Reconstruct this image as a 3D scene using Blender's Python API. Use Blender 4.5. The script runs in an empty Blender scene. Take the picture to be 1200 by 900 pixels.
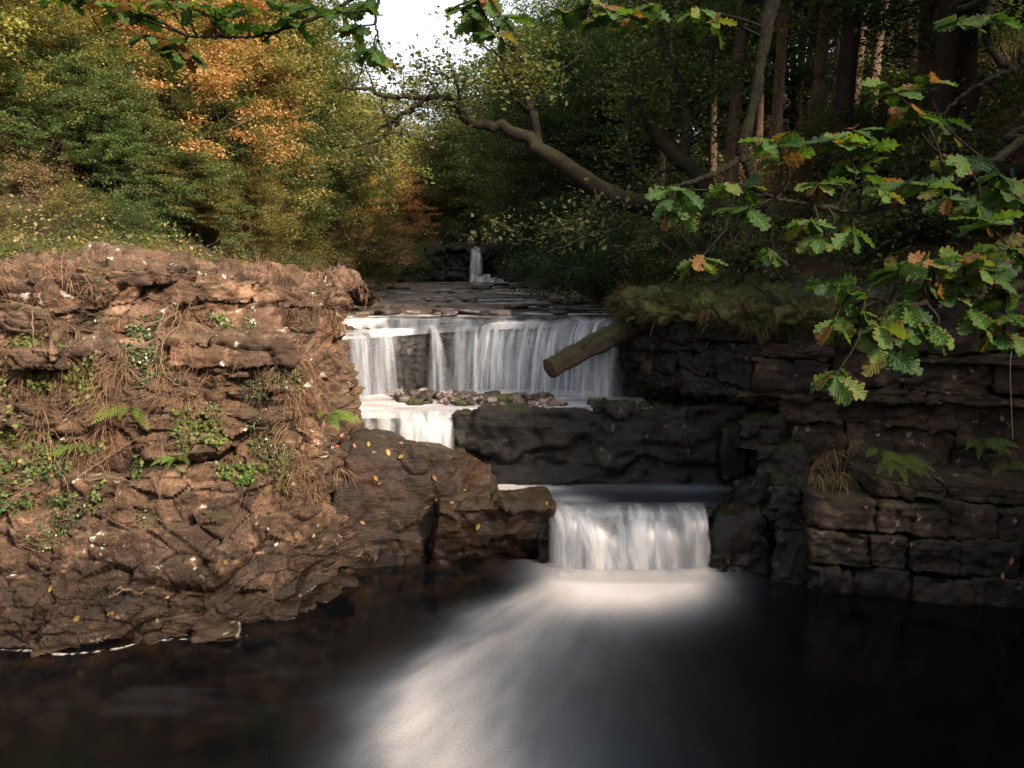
import bpy, math, random
import numpy as np
from mathutils import Vector, Matrix

R = math.radians
rng = np.random.default_rng(7)
random.seed(7)
scene = bpy.context.scene
col = scene.collection

# ------------------------------------------------------------------ camera, sky, sun, exposure
FPX, CAMZ = 942.0, 5.0
PITCH = math.atan(130 / FPX)
cam_d = bpy.data.cameras.new('camera')
cam_d.sensor_width = 36.0
cam_d.lens = 36.0 * FPX / 1200.0
cam_d.clip_start = 0.05
cam_d.clip_end = 2000.0
cam = bpy.data.objects.new('camera', cam_d)
cam.location = (0, 0, CAMZ)
cam.rotation_euler = (R(90) - PITCH, 0, 0)
col.objects.link(cam)
scene.camera = cam

SUN_DIR = Vector((0.57, -0.62, 0.54)).normalized()      # towards the sun: behind the camera, over the right bank
sun_d = bpy.data.lights.new('sun', 'SUN')
sun_d.energy = 4.6
sun_d.angle = R(8.0)
sun_d.color = (1.0, 0.80, 0.61)
sun = bpy.data.objects.new('sun', sun_d)
sun.rotation_euler = (-SUN_DIR).to_track_quat('-Z', 'Y').to_euler()
col.objects.link(sun)

world = bpy.data.worlds.new('World')
scene.world = world
world.use_nodes = True
wn, wl = world.node_tree.nodes, world.node_tree.links
wn.clear()
sky = wn.new('ShaderNodeTexSky')
sky.sky_type = 'NISHITA'
sky.sun_disc = False
sky.sun_elevation = math.asin(SUN_DIR.z)
sky.sun_rotation = math.atan2(SUN_DIR.x, SUN_DIR.y)
sky.dust_density = 3.0
sky.ozone_density = 1.0
hs = wn.new('ShaderNodeHueSaturation')                  # thin bright cloud: paler than a clear sky
hs.inputs['Saturation'].default_value = 0.25
bg = wn.new('ShaderNodeBackground')
bg.inputs['Strength'].default_value = 0.12
wo = wn.new('ShaderNodeOutputWorld')
wl.new(sky.outputs[0], hs.inputs['Color'])
wl.new(hs.outputs[0], bg.inputs['Color'])
wl.new(bg.outputs[0], wo.inputs['Surface'])

vs = scene.view_settings
vs.view_transform = 'Standard'
vs.look = 'None'
vs.gamma = 1.0
vs.exposure = 1.45
vs.use_curve_mapping = False
cy = scene.cycles
cy.use_denoising = True
cy.max_bounces = 6
cy.diffuse_bounces = 3
cy.glossy_bounces = 3
cy.transmission_bounces = 4
cy.transparent_max_bounces = 24
cy.sample_clamp_indirect = 4.0


# ------------------------------------------------------------------ pixel helpers (directions only)
cp, sp = math.cos(PITCH), math.sin(PITCH)
def ray(px, py):
    a = (px - 600) / FPX; b = (450 - py) / FPX
    return np.array([a, cp + b * sp, -sp + b * cp])
def G(px, py, z=0.0):
    r = ray(px, py); t = (z - CAMZ) / r[2]
    return r * t + np.array([0, 0, CAMZ])
def P(px, py, y):
    r = ray(px, py); t = y / r[1]
    return r * t + np.array([0, 0, CAMZ])
def proj(V):
    V = np.asarray(V, float)
    x = V[:, 0]; y = V[:, 1]; z = V[:, 2] - CAMZ
    d = y * cp - z * sp; u = y * sp + z * cp
    d = np.where(d > 0.05, d, 0.05)
    return 600 + FPX * x / d, 450 - FPX * u / d

# ------------------------------------------------------------------ noise
def _h(ix, iy, iz, s):
    n = (ix.astype(np.int64) * 374761393 + iy.astype(np.int64) * 668265263 + iz.astype(np.int64) * 2147483647 + s * 974634777) & 0xffffffff
    n = ((n ^ (n >> 13)) * 1274126177) & 0xffffffff
    n = ((n ^ (n >> 16)) * 2246822519) & 0xffffffff
    n = n ^ (n >> 15)
    return (n & 0xffffff) / float(0xffffff)
def vnoise(p, s=0):
    i = np.floor(p).astype(np.int64); f = p - i
    f = f * f * f * (f * (f * 6 - 15) + 10)
    x, y, z = i[:, 0], i[:, 1], i[:, 2]
    out = 0
    for dx in (0, 1):
        wx = f[:, 0] if dx else 1 - f[:, 0]
        for dy in (0, 1):
            wy = f[:, 1] if dy else 1 - f[:, 1]
            for dz in (0, 1):
                wz = f[:, 2] if dz else 1 - f[:, 2]
                out = out + wx * wy * wz * _h(x + dx, y + dy, z + dz, s)
    return out * 2 - 1
def fbm(p, o=4, s=0, g=0.5):
    a, t, q = 1.0, 0, np.asarray(p, float)
    for k in range(o):
        t = t + a * vnoise(q, s + k * 17); a *= g; q = q * 2.03 + 11.3
    return t
def voronoi(p, s=0, jit=0.9):
    i = np.floor(p).astype(np.int64)
    f1 = np.full(len(p), 9.0); f2 = np.full(len(p), 9.0); cid = np.zeros(len(p)); off = np.zeros((len(p), 3))
    for dx in (-1, 0, 1):
        for dy in (-1, 0, 1):
            for dz in (-1, 0, 1):
                c = i + np.array([dx, dy, dz])
                j = np.stack([_h(c[:, 0], c[:, 1], c[:, 2], s + k) for k in (1, 2, 3)], 1)
                v = c + 0.5 + (j - 0.5) * jit - p
                d = np.sqrt((v * v).sum(1))
                near = d < f1
                f2 = np.where(near, f1, np.minimum(f2, d))
                cid = np.where(near, _h(c[:, 0], c[:, 1], c[:, 2], s + 9), cid)
                off = np.where(near[:, None], v, off)
                f1 = np.where(near, d, f1)
    return f1, f2, cid, off

# ------------------------------------------------------------------ mesh helpers
def build_mesh(name, V, faces, smooth=True, attrs=None, uv=None):
    """faces: list of (n,k) int arrays"""
    V = np.asarray(V, np.float32)
    faces = [np.asarray(f, np.int32) for f in faces if len(f)]
    me = bpy.data.meshes.new(name)
    me.vertices.add(len(V)); me.vertices.foreach_set('co', V.ravel())
    nl = sum(f.size for f in faces); npoly = sum(len(f) for f in faces)
    li = np.concatenate([f.ravel() for f in faces])
    lt = np.concatenate([np.full(len(f), f.shape[1], np.int32) for f in faces])
    ls = np.concatenate([[0], np.cumsum(lt)[:-1]]).astype(np.int32)
    me.loops.add(nl); me.loops.foreach_set('vertex_index', li)
    me.polygons.add(npoly); me.polygons.foreach_set('loop_start', ls)
    me.polygons.foreach_set('use_smooth', np.full(npoly, bool(smooth)))
    if uv is not None:
        l = me.uv_layers.new(name='UVMap')
        l.data.foreach_set('uv', np.asarray(uv, np.float32)[li].ravel())
    for k, a in (attrs or {}).items():
        at = me.attributes.new(k, 'FLOAT', 'POINT')
        at.data.foreach_set('value', np.asarray(a, np.float32))
    me.update(calc_edges=True)
    me.validate()
    return me
def obj(name, me, mat=None, parent=None):
    o = bpy.data.objects.new(name, me)
    col.objects.link(o)
    if mat is not None and not me.materials: me.materials.append(mat)
    elif mat is not None and me.materials[0] != mat:
        o.material_slots[0].link = 'OBJECT'; o.material_slots[0].material = mat
    if parent is not None: o.parent = parent
    return o
def empty(name, loc=(0, 0, 0)):
    o = bpy.data.objects.new(name, None); o.location = loc
    o.empty_display_size = 0.1
    col.objects.link(o)
    return o
def tag(o, label, cat, group=None):
    o['label'] = label; o['category'] = cat
    if group: o['group'] = group
    return o
def struct(o, label=None, cat=None):
    o['kind'] = 'structure'
    if label: o['label'] = label
    if cat: o['category'] = cat
    return o
def stuff(o, label, cat):
    o['kind'] = 'stuff'; o['label'] = label; o['category'] = cat
    return o
def copy_tree(o, parent=None):
    c = o.copy(); col.objects.link(c)
    if parent is not None: c.parent = parent
    for ch in list(o.children): copy_tree(ch, c)
    return c
class MB:
    def __init__(s): s.V = []; s.F = {}; s.n = 0; s.A = []
    def add(s, V, F, a=None):
        V = np.asarray(V, float); F = np.asarray(F, int)
        s.V.append(V); s.F.setdefault(F.shape[1], []).append(F + s.n)
        s.A.append(np.full(len(V), 0.5) if a is None else np.broadcast_to(np.asarray(a, float), (len(V),)))
        s.n += len(V)
    def mesh(s, name, smooth=True, attr='rnd'):
        return build_mesh(name, np.concatenate(s.V), [np.concatenate(f) for f in s.F.values()], smooth, {attr: np.concatenate(s.A)})
def grid_faces(nu, nv, wrap=False):
    i = np.arange(nu - 1)[:, None]; j = np.arange(nv if wrap else nv - 1)[None, :]
    j2 = (j + 1) % nv
    return np.stack([(i * nv + j), ((i + 1) * nv + j), ((i + 1) * nv + j2), (i * nv + j2)], -1).reshape(-1, 4)
def vnormals(V, F):
    a, b, c = V[F[:, 0]], V[F[:, 1]], V[F[:, 2]]
    if F.shape[1] == 4: n = np.cross(V[F[:, 2]] - a, V[F[:, 3]] - b)
    else: n = np.cross(b - a, c - a)
    N = np.zeros_like(V)
    for k in range(F.shape[1]): np.add.at(N, F[:, k], n)
    return N / (np.linalg.norm(N, axis=1, keepdims=True) + 1e-9)
def unit(v):
    v = np.asarray(v, float); return v / (np.linalg.norm(v, axis=-1, keepdims=True) + 1e-9)
def tube(mb, pts, rad, k=6, a=None, cap=False, rough=0.0, s=0):
    pts = np.asarray(pts, float); n = len(pts); rad = np.broadcast_to(np.asarray(rad, float), (n,))
    T = unit(np.gradient(pts, axis=0))
    up = np.array([0.0, 0, 1]) if abs(T[0][2]) < 0.9 else np.array([1.0, 0, 0])
    ang = np.linspace(0, 2 * math.pi, k, endpoint=False)
    V = np.zeros((n, k, 3))
    x = unit(np.cross(T[0], up))
    for i in range(n):
        x = unit(x - T[i] * np.dot(x, T[i])); y = np.cross(T[i], x)
        V[i] = pts[i] + rad[i] * (np.cos(ang)[:, None] * x + np.sin(ang)[:, None] * y)
    V = V.reshape(-1, 3)
    if rough:
        C = np.repeat(pts, k, 0); rr = np.repeat(rad, k)
        d = unit(V - C); nz = fbm(V * (3.0 / max(rad[0], .05)) * .25, 3, s)
        V = V + d * (nz * rough * rr)[:, None]
    mb.add(V, grid_faces(n, k, True), a)
    if cap:
        for e, o_ in ((0, 1), (n - 1, -1)):
            c = pts[e]; r = V[e * k:(e + 1) * k]
            idx = np.stack([np.full(k, k), np.arange(k), (np.arange(k) + 1) % k][::1], 1)
            if o_ < 0: pass
            else: idx = idx[:, ::-1]
            mb.add(np.concatenate([r, [c]]), idx, a)
def spline(pts, n):
    """Catmull-Rom resample of control points (m,d) to n rows"""
    p = np.asarray(pts, float); m = len(p)
    q = np.concatenate([[2 * p[0] - p[1]], p, [2 * p[-1] - p[-2]]])
    t = np.linspace(0, m - 1 - 1e-9, n); i = t.astype(int); f = (t - i).reshape((-1,) + (1,) * (p.ndim - 1))
    a, b, c, d = q[i], q[i + 1], q[i + 2], q[i + 3]
    return 0.5 * (2 * b + (c - a) * f + (2 * a - 5 * b + 4 * c - d) * f ** 2 + (3 * b - a - 3 * c + d) * f ** 3)

# ------------------------------------------------------------------ materials
class NT:
    def __init__(s, name):
        s.m = bpy.data.materials.new(name); s.m.use_nodes = True
        s.t = s.m.node_tree; s.t.nodes.clear()
        s.out = s.t.nodes.new('ShaderNodeOutputMaterial')
    def n(s, typ, **kw):
        nd = s.t.nodes.new('ShaderNode' + typ)
        for k, v in kw.items():
            if k.startswith('i_'):
                key = k[2:].replace('_', ' ')
                key = int(key) if key.isdigit() else key
                s.set(nd.inputs[key], v)
            else: setattr(nd, k, v)
        return nd
    def set(s, inp, v):
        if hasattr(v, 'is_linked') or isinstance(v, bpy.types.NodeSocket): s.t.links.new(v, inp)
        else: inp.default_value = v
    def ramp(s, fac, stops):
        r = s.n('ValToRGB'); s.t.links.new(fac, r.inputs[0])
        e = r.color_ramp.elements
        while len(e) < len(stops): e.new(0.5)
        for k, (p, c) in enumerate(stops):
            e[k].position = p; e[k].color = (c[0], c[1], c[2], 1) if not np.isscalar(c) else (c, c, c, 1)
        return r.outputs[0]
    def mix(s, fac, a, b, blend='MIX'):
        m = s.n('Mix', data_type='RGBA', blend_type=blend)
        s.set(m.inputs[0], fac); s.set(m.inputs[6], a if not isinstance(a, tuple) else (*a, 1)); s.set(m.inputs[7], b if not isinstance(b, tuple) else (*b, 1))
        return m.outputs[2]
    def math(s, op, a, b=0.0, clamp=False):
        m = s.n('Math', operation=op, use_clamp=clamp); s.set(m.inputs[0], a); s.set(m.inputs[1], b)
        return m.outputs[0]
    def noise(s, vec, scale, detail=5, rough=0.55, dist=0.0):
        n = s.n('TexNoise'); s.t.links.new(vec, n.inputs['Vector'])
        n.inputs['Scale'].default_value = scale; n.inputs['Detail'].default_value = detail
        n.inputs['Roughness'].default_value = rough; n.inputs['Distortion'].default_value = dist
        return n.outputs['Fac']
    def attr(s, name):
        a = s.n('Attribute', attribute_name=name); return a.outputs['Fac']
    def step(s, v, a, b):
        m = s.n('MapRange', interpolation_type='SMOOTHSTEP'); s.set(m.inputs['Value'], v)
        m.inputs['From Min'].default_value = a; m.inputs['From Max'].default_value = b
        return m.outputs[0]
    def done(s, shader):
        s.t.links.new(shader, s.out.inputs['Surface']); return s.m

def rock_mat(name, dark, mid, light, lichen=0.3, moss=0.3, wet=0.5, wetdark=0.4, soil=None, mossc=(0.05, 0.055, 0.016), bump=0.6, rough=0.85, vary=False, mlo=0.8, tone=0.75):
    t = NT(name)
    geo = t.n('NewGeometry'); pos = geo.outputs['Position']
    sep = t.n('SeparateXYZ'); t.t.links.new(pos, sep.inputs[0])
    sn = t.n('SeparateXYZ'); t.t.links.new(geo.outputs['Normal'], sn.inputs[0])
    big = t.noise(pos, 1.1, 7, 0.6, 0.4); mid_n = t.noise(pos, 5.5, 8, 0.62, 0.3); fine = t.noise(pos, 34, 6, 0.7)
    st = t.n('Mapping'); t.t.links.new(pos, st.inputs['Vector']); st.inputs['Scale'].default_value = (0.8, 0.8, 7.0)
    strata = t.noise(st.outputs[0], 1.6, 6, 0.6, 0.6)
    v = t.math('ADD', t.math('MULTIPLY', big, 0.45), t.math('MULTIPLY', mid_n, 0.35))
    v = t.math('ADD', v, t.math('MULTIPLY', strata, 0.25))
    c = t.ramp(v, [(0.36, dark), (0.52, mid), (0.70, light)])
    if soil:
        sm = t.step(t.noise(pos, 2.3, 5, 0.65, 0.5), 0.47, 0.6)
        c = t.mix(sm, c, soil)
    c = t.mix(0.75, c, t.ramp(fine, [(0.3, 0.25), (0.5, 0.95), (0.7, 1.7)]), 'MULTIPLY')
    wp = t.n('VectorMath', operation='ADD'); t.t.links.new(pos, wp.inputs[0])
    nc = t.n('TexNoise'); t.t.links.new(pos, nc.inputs['Vector']); nc.inputs['Scale'].default_value = 2.2
    sc_ = t.n('VectorMath', operation='SCALE'); t.t.links.new(nc.outputs['Color'], sc_.inputs[0]); sc_.inputs['Scale'].default_value = 0.45; t.t.links.new(sc_.outputs[0], wp.inputs[1])
    vc = t.n('TexVoronoi', feature='F1'); t.t.links.new(wp.outputs[0], vc.inputs['Vector']); vc.inputs['Scale'].default_value = 2.1
    sv = t.n('SeparateColor'); t.t.links.new(vc.outputs['Color'], sv.inputs[0])
    c = t.mix(tone, c, t.ramp(sv.outputs[0], [(0.0, (.42, .42, .45)), (0.5, (.95, .93, .9)), (1.0, (1.7, 1.55, 1.4))]), 'MULTIPLY')
    pf = t.step(t.noise(pos, 70, 3, 0.6), 0.58, 0.72)
    c = t.mix(t.math('MULTIPLY', pf, 0.35), c, light)
    if lichen:
        ln = t.noise(pos, 5.5, 4, 0.55, 0.2); lb = t.noise(pos, 1.7, 3, 0.5)
        lm = t.math('MULTIPLY', t.step(ln, 0.62, 0.66), t.step(lb, 0.52, 0.6))
        c = t.mix(t.math('MULTIPLY', lm, lichen), c, (0.52, 0.47, 0.41))
    if moss:
        mn = t.noise(pos, 3.1, 6, 0.65)
        mm = t.math('MULTIPLY', t.step(t.math('ADD', t.math('MULTIPLY', sn.outputs[2], 0.5), mn), mlo, mlo + .2), moss)
        c = t.mix(mm, c, t.mix(fine, mossc, tuple(x * 2.2 for x in mossc)))
    if vary: c = t.mix(1.0, c, t.ramp(t.n('ObjectInfo').outputs['Random'], [(0.0, 0.35), (0.6, 1.0), (1.0, 2.2)]), 'MULTIPLY')
    wz = t.math('ADD', sep.outputs[2], t.math('MULTIPLY', t.math('SUBTRACT', mid_n, 0.5), 0.9))
    wm = t.step(wz, wet + 0.12, wet - 0.12)
    c = t.mix(wm, c, t.mix(1.0, c, (wetdark, wetdark, wetdark), 'MULTIPLY'))
    rg = t.math('SUBTRACT', rough, t.math('MULTIPLY', wm, 0.4))
    bs = t.n('BsdfPrincipled'); t.t.links.new(c, bs.inputs['Base Color']); t.t.links.new(rg, bs.inputs['Roughness'])
    bs.inputs['Specular IOR Level'].default_value = 0.35
    h = t.math('ADD', t.math('MULTIPLY', fine, 0.5), mid_n)
    h = t.math('ADD', h, t.math('MULTIPLY', strata, 0.5))
    bp = t.n('Bump'); bp.inputs['Strength'].default_value = bump; bp.inputs['Distance'].default_value = 0.06
    t.t.links.new(h, bp.inputs['Height']); t.t.links.new(bp.outputs[0], bs.inputs['Normal'])
    return t.done(bs.outputs[0])

def leaf_mat(name, stops, trans=0.35, rough=0.55, var=0.12, spec=0.3):
    t = NT(name)
    c = t.ramp(t.attr('rnd'), stops)
    oi = t.n('ObjectInfo')
    h = t.n('HueSaturation'); t.t.links.new(c, h.inputs['Color'])
    t.t.links.new(t.math('ADD', 0.5 - var * 0.25, t.math('MULTIPLY', oi.outputs['Random'], var * 0.5)), h.inputs['Hue'])
    t.t.links.new(t.math('ADD', 1.0 - var * 1.5, t.math('MULTIPLY', oi.outputs['Random'], var * 3)), h.inputs['Value'])
    bs = t.n('BsdfPrincipled'); t.t.links.new(h.outputs[0], bs.inputs['Base Color'])
    bs.inputs['Roughness'].default_value = rough; bs.inputs['Specular IOR Level'].default_value = spec
    tr = t.n('BsdfTranslucent'); t.t.links.new(t.mix(1.0, h.outputs[0], (1.25, 1.2, 0.6), 'MULTIPLY'), tr.inputs['Color'])
    mx = t.n('MixShader'); mx.inputs[0].default_value = trans
    t.t.links.new(bs.outputs[0], mx.inputs[1]); t.t.links.new(tr.outputs[0], mx.inputs[2])
    return t.done(mx.outputs[0])

def bark_mat(name, dark, light, moss=0.0, scale=1.0, mossc=(0.05, 0.06, 0.015), grain=False):
    t = NT(name)
    tc = t.n('TexCoord'); co = tc.outputs['Object']
    mp = t.n('Mapping'); t.t.links.new(co, mp.inputs['Vector']); mp.inputs['Scale'].default_value = (9 * scale, 9 * scale, 2.2 * scale)
    a = t.noise(mp.outputs[0], 2.0, 7, 0.65, 0.5); b = t.noise(co, 0.9 * scale, 4)
    fine = t.noise(co, 40 * scale, 4)
    c = t.ramp(t.math('ADD', t.math('MULTIPLY', a, 0.7), t.math('MULTIPLY', b, 0.3)), [(0.36, dark), (0.64, light)])
    c = t.mix(0.5, c, t.ramp(fine, [(0.3, 0.5), (0.7, 1.4)]), 'MULTIPLY')
    if grain: c = t.mix(1.0, c, t.ramp(t.attr('rnd'), [(0.0, 0.25), (0.5, 0.9), (1.0, 1.9)]), 'MULTIPLY')
    if moss:
        geo = t.n('NewGeometry'); sn = t.n('SeparateXYZ'); t.t.links.new(geo.outputs['Normal'], sn.inputs[0])
        mm = t.step(t.math('ADD', t.math('MULTIPLY', sn.outputs[2], 0.3), t.noise(co, 2.5 * scale, 5)), 0.48, 0.62)
        c = t.mix(t.math('MULTIPLY', mm, moss), c, mossc)
    bs = t.n('BsdfPrincipled'); t.t.links.new(c, bs.inputs['Base Color']); bs.inputs['Roughness'].default_value = 0.9
    bs.inputs['Specular IOR Level'].default_value = 0.2
    bp = t.n('Bump'); bp.inputs['Strength'].default_value = 0.9; bp.inputs['Distance'].default_value = 0.04
    t.t.links.new(a, bp.inputs['Height']); t.t.links.new(bp.outputs[0], bs.inputs['Normal'])
    return t.done(bs.outputs[0])

def pool_mat(name, foamc=(0.68, 0.645, 0.63), rough=0.12, deep=(0.0025, 0.003, 0.0035), shallow=(0.014, 0.0075, 0.004), streak=True):
    t = NT(name)
    geo = t.n('NewGeometry'); pos = geo.outputs['Position']
    f = t.attr('foam')
    fine = t.noise(pos, 26, 3, 0.6)
    f2 = t.math('MULTIPLY', f, t.math('ADD', 0.72, t.math('MULTIPLY', fine, 0.56)), clamp=True)
    sh = t.attr('shallow')
    base = t.mix(t.math('MULTIPLY', sh, t.step(t.noise(pos, 1.6, 4, 0.6), 0.46, 0.66)), deep, shallow)
    w = t.n('BsdfPrincipled'); t.t.links.new(base, w.inputs['Base Color']); w.inputs['Roughness'].default_value = rough
    w.inputs['IOR'].default_value = 1.33
    bp = t.n('Bump'); bp.inputs['Strength'].default_value = 0.12; bp.inputs['Distance'].default_value = 0.03
    t.t.links.new(t.noise(pos, 3.5, 3, 0.5, 0.6), bp.inputs['Height']); t.t.links.new(bp.outputs[0], w.inputs['Normal'])
    d = t.n('BsdfPrincipled', i_Roughness=0.55); t.t.links.new(t.mix(t.step(f2, 0.0, 0.75), tuple(x * y for x, y in zip(foamc, (.55, .68, .82))), foamc), d.inputs['Base Color']); d.inputs['Specular IOR Level'].default_value = 0.3
    mx = t.n('MixShader'); t.t.links.new(f2, mx.inputs[0])
    t.t.links.new(w.outputs[0], mx.inputs[1]); t.t.links.new(d.outputs[0], mx.inputs[2])
    return t.done(mx.outputs[0])

def fall_mat(name, color=(0.80, 0.80, 0.82), freq=14.0, lo=0.36, hi=0.66, strength=1.0, vf=0.5, blue=(0.30, 0.36, 0.43)):
    """silky falling water: streaks run along the flow (v), soft towards the sides (attribute 'edge')"""
    t = NT(name)
    uv = t.n('UVMap'); mp = t.n('Mapping'); t.t.links.new(uv.outputs[0], mp.inputs['Vector'])
    mp.inputs['Scale'].default_value = (freq, vf, 1)
    oi = t.n('ObjectInfo')
    cmb = t.n('CombineXYZ'); t.t.links.new(t.math('MULTIPLY', oi.outputs['Random'], 37.0), cmb.inputs[0]); t.t.links.new(t.math('MULTIPLY', oi.outputs['Random'], 11.0), cmb.inputs[1])
    t.t.links.new(cmb.outputs[0], mp.inputs['Location'])
    n1 = t.noise(mp.outputs[0], 1.0, 5, 0.6, 0.15)
    s = t.step(n1, lo, hi)
    e = t.attr('edge')
    a = t.math('MULTIPLY', t.math('MULTIPLY', s, e), strength, clamp=True)
    c = t.mix(t.step(n1, 0.3, 0.7), blue, color)
    d = t.n('BsdfDiffuse'); t.t.links.new(c, d.inputs['Color'])
    tl = t.n('BsdfTranslucent'); t.t.links.new(c, tl.inputs['Color'])
    g = t.n('BsdfGlossy', i_Roughness=0.35); g.inputs['Color'].default_value = (0.9, 0.92, 0.95, 1)
    m1 = t.n('MixShader'); m1.inputs[0].default_value = 0.3; t.t.links.new(d.outputs[0], m1.inputs[1]); t.t.links.new(tl.outputs[0], m1.inputs[2])
    m2 = t.n('MixShader'); m2.inputs[0].default_value = 0.1; t.t.links.new(m1.outputs[0], m2.inputs[1]); t.t.links.new(g.outputs[0], m2.inputs[2])
    tp = t.n('BsdfTransparent')
    mx = t.n('MixShader'); t.t.links.new(a, mx.inputs[0]); t.t.links.new(tp.outputs[0], mx.inputs[1]); t.t.links.new(m2.outputs[0], mx.inputs[2])
    return t.done(mx.outputs[0])

M = {}
M['rock_warm'] = rock_mat('rock_warm', (0.026, 0.015, 0.010), (0.092, 0.055, 0.035), (0.22, 0.145, 0.10), lichen=1.0, moss=0.22, wet=0.95, wetdark=0.38, soil=(0.05, 0.027, 0.014), bump=0.9)
M['rock_brown'] = rock_mat('rock_brown', (0.010, 0.006, 0.0035), (0.026, 0.015, 0.0085), (0.058, 0.037, 0.024), lichen=0.12, moss=0.12, wet=0.25, wetdark=0.45, soil=(0.022, 0.012, 0.006), bump=0.8, rough=0.45)
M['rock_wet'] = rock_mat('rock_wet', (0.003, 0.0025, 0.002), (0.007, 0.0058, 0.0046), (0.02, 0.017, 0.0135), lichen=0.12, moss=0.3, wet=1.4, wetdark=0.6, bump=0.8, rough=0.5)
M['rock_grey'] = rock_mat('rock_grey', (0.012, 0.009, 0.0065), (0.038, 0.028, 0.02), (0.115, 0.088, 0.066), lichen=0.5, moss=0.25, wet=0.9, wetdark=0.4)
M['stone'] = rock_mat('stone', (0.05, 0.038, 0.03), (0.12, 0.095, 0.08), (0.27, 0.23, 0.2), lichen=0.1, moss=0.0, wet=-5, rough=0.45, vary=True)
M['stone_moss'] = rock_mat('stone_moss', (0.03, 0.026, 0.02), (0.05, 0.045, 0.03), (0.09, 0.08, 0.06), lichen=0.0, moss=1.0, wet=-5, rough=0.7, mossc=(0.035, 0.045, 0.01), mlo=.6)
M['bed'] = rock_mat('bed', (0.04, 0.027, 0.019), (0.11, 0.076, 0.053), (0.26, 0.2, 0.15), lichen=0.4, moss=0.75, mlo=.97, wet=-5, mossc=(0.045, 0.055, 0.014), rough=0.5)
M['moss'] = rock_mat('moss', (0.02, 0.022, 0.008), (0.05, 0.05, 0.014), (0.11, 0.105, 0.028), lichen=0.0, moss=0.8, wet=-5, soil=(0.06, 0.04, 0.018), mossc=(0.06, 0.065, 0.014), bump=1.0, mlo=.62)
M['ground'] = rock_mat('ground', (0.03, 0.019, 0.011), (0.065, 0.041, 0.024), (0.12, 0.078, 0.045), lichen=0.0, moss=0.6, mlo=.95, wet=-5, mossc=(0.03, 0.036, 0.01), bump=1.0)
M['leaf_green'] = leaf_mat('leaf_green', [(0.0, (0.045, 0.075, 0.028)), (0.5, (0.085, 0.125, 0.042)), (0.85, (0.15, 0.18, 0.05)), (1.0, (0.28, 0.22, 0.06))], trans=.42)
M['leaf_yellow'] = leaf_mat('leaf_yellow', [(0.0, (0.08, 0.105, 0.032)), (0.45, (0.16, 0.175, 0.05)), (0.8, (0.29, 0.25, 0.07)), (1.0, (0.44, 0.26, 0.10))], trans=.42)
M['leaf_orange'] = leaf_mat('leaf_orange', [(0.0, (0.17, 0.14, 0.04)), (0.35, (0.34, 0.22, 0.075)), (0.75, (0.46, 0.25, 0.10)), (1.0, (0.54, 0.33, 0.18))], trans=.42)
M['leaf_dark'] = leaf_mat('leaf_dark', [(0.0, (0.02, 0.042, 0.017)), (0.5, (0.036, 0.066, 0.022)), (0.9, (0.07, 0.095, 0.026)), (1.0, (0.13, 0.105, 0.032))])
M['leaf_bright'] = leaf_mat('leaf_bright', [(0.0, (0.05, 0.085, 0.02)), (0.6, (0.09, 0.14, 0.03)), (1.0, (0.16, 0.19, 0.05))])
M['leaf_dry'] = leaf_mat('leaf_dry', [(0.0, (0.09, 0.055, 0.03)), (0.5, (0.18, 0.11, 0.055)), (1.0, (0.3, 0.2, 0.1))], trans=0.2)
M['ivy'] = leaf_mat('ivy', [(0.0, (0.02, 0.04, 0.014)), (0.6, (0.045, 0.075, 0.022)), (1.0, (0.1, 0.12, 0.04))], trans=0.15, rough=0.35, spec=0.5)
M['straw'] = leaf_mat('straw', [(0.0, (0.075, 0.042, 0.022)), (0.5, (0.2, 0.125, 0.065)), (0.85, (0.36, 0.25, 0.14)), (1.0, (0.14, 0.15, 0.04))], trans=0.2, rough=0.7)
M['fern'] = leaf_mat('fern', [(0.0, (0.08, 0.13, 0.022)), (1.0, (0.16, 0.24, 0.04))], trans=0.4)
M['mossgrass'] = leaf_mat('mossgrass', [(0.0, (0.024, 0.028, 0.009)), (0.5, (0.045, 0.06, 0.013)), (1.0, (0.09, 0.09, 0.028))], trans=0.2, rough=0.8)
M['bark'] = bark_mat('bark', (0.009, 0.0065, 0.005), (0.036, 0.026, 0.019), moss=0.2)
M['bark_dark'] = bark_mat('bark_dark', (0.006, 0.0045, 0.0035), (0.022, 0.016, 0.012), moss=0.2)
M['bark_trunk'] = bark_mat('bark_trunk', (0.05, 0.033, 0.024), (0.22, 0.15, 0.11), moss=0.25)
M['bark_pale'] = bark_mat('bark_pale', (0.03, 0.02, 0.014), (0.13, 0.09, 0.064), moss=0.2)
M['bark_near'] = bark_mat('bark_near', (0.007, 0.005, 0.004), (0.026, 0.019, 0.014), moss=0.3, scale=4.0)
M['bark_moss'] = bark_mat('bark_moss', (0.007, 0.006, 0.004), (0.022, 0.018, 0.011), moss=0.6, scale=4.0, mossc=(0.02, 0.024, 0.007))
M['twig'] = bark_mat('twig', (0.12, 0.08, 0.055), (0.3, 0.21, 0.145), scale=6.0)
M['wood_log'] = bark_mat('wood_log', (0.022, 0.015, 0.011), (0.10, 0.07, 0.048), moss=.35, scale=1.6, grain=True)
M['wood_end'] = bark_mat('wood_end', (0.04, 0.024, 0.015), (0.13, 0.08, 0.05), scale=2.5)
M['pool'] = pool_mat('pool')
M['pool_white'] = pool_mat('pool_white', foamc=(0.58, 0.56, 0.56), rough=0.2)
M['river'] = pool_mat('river', rough=0.18, deep=(0.02, 0.018, 0.015))
M['fall'] = fall_mat('fall', color=(.62, .63, .66), blue=(.2, .25, .31), freq=7.0, lo=.22, hi=.78, vf=.35, strength=.9)
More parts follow.
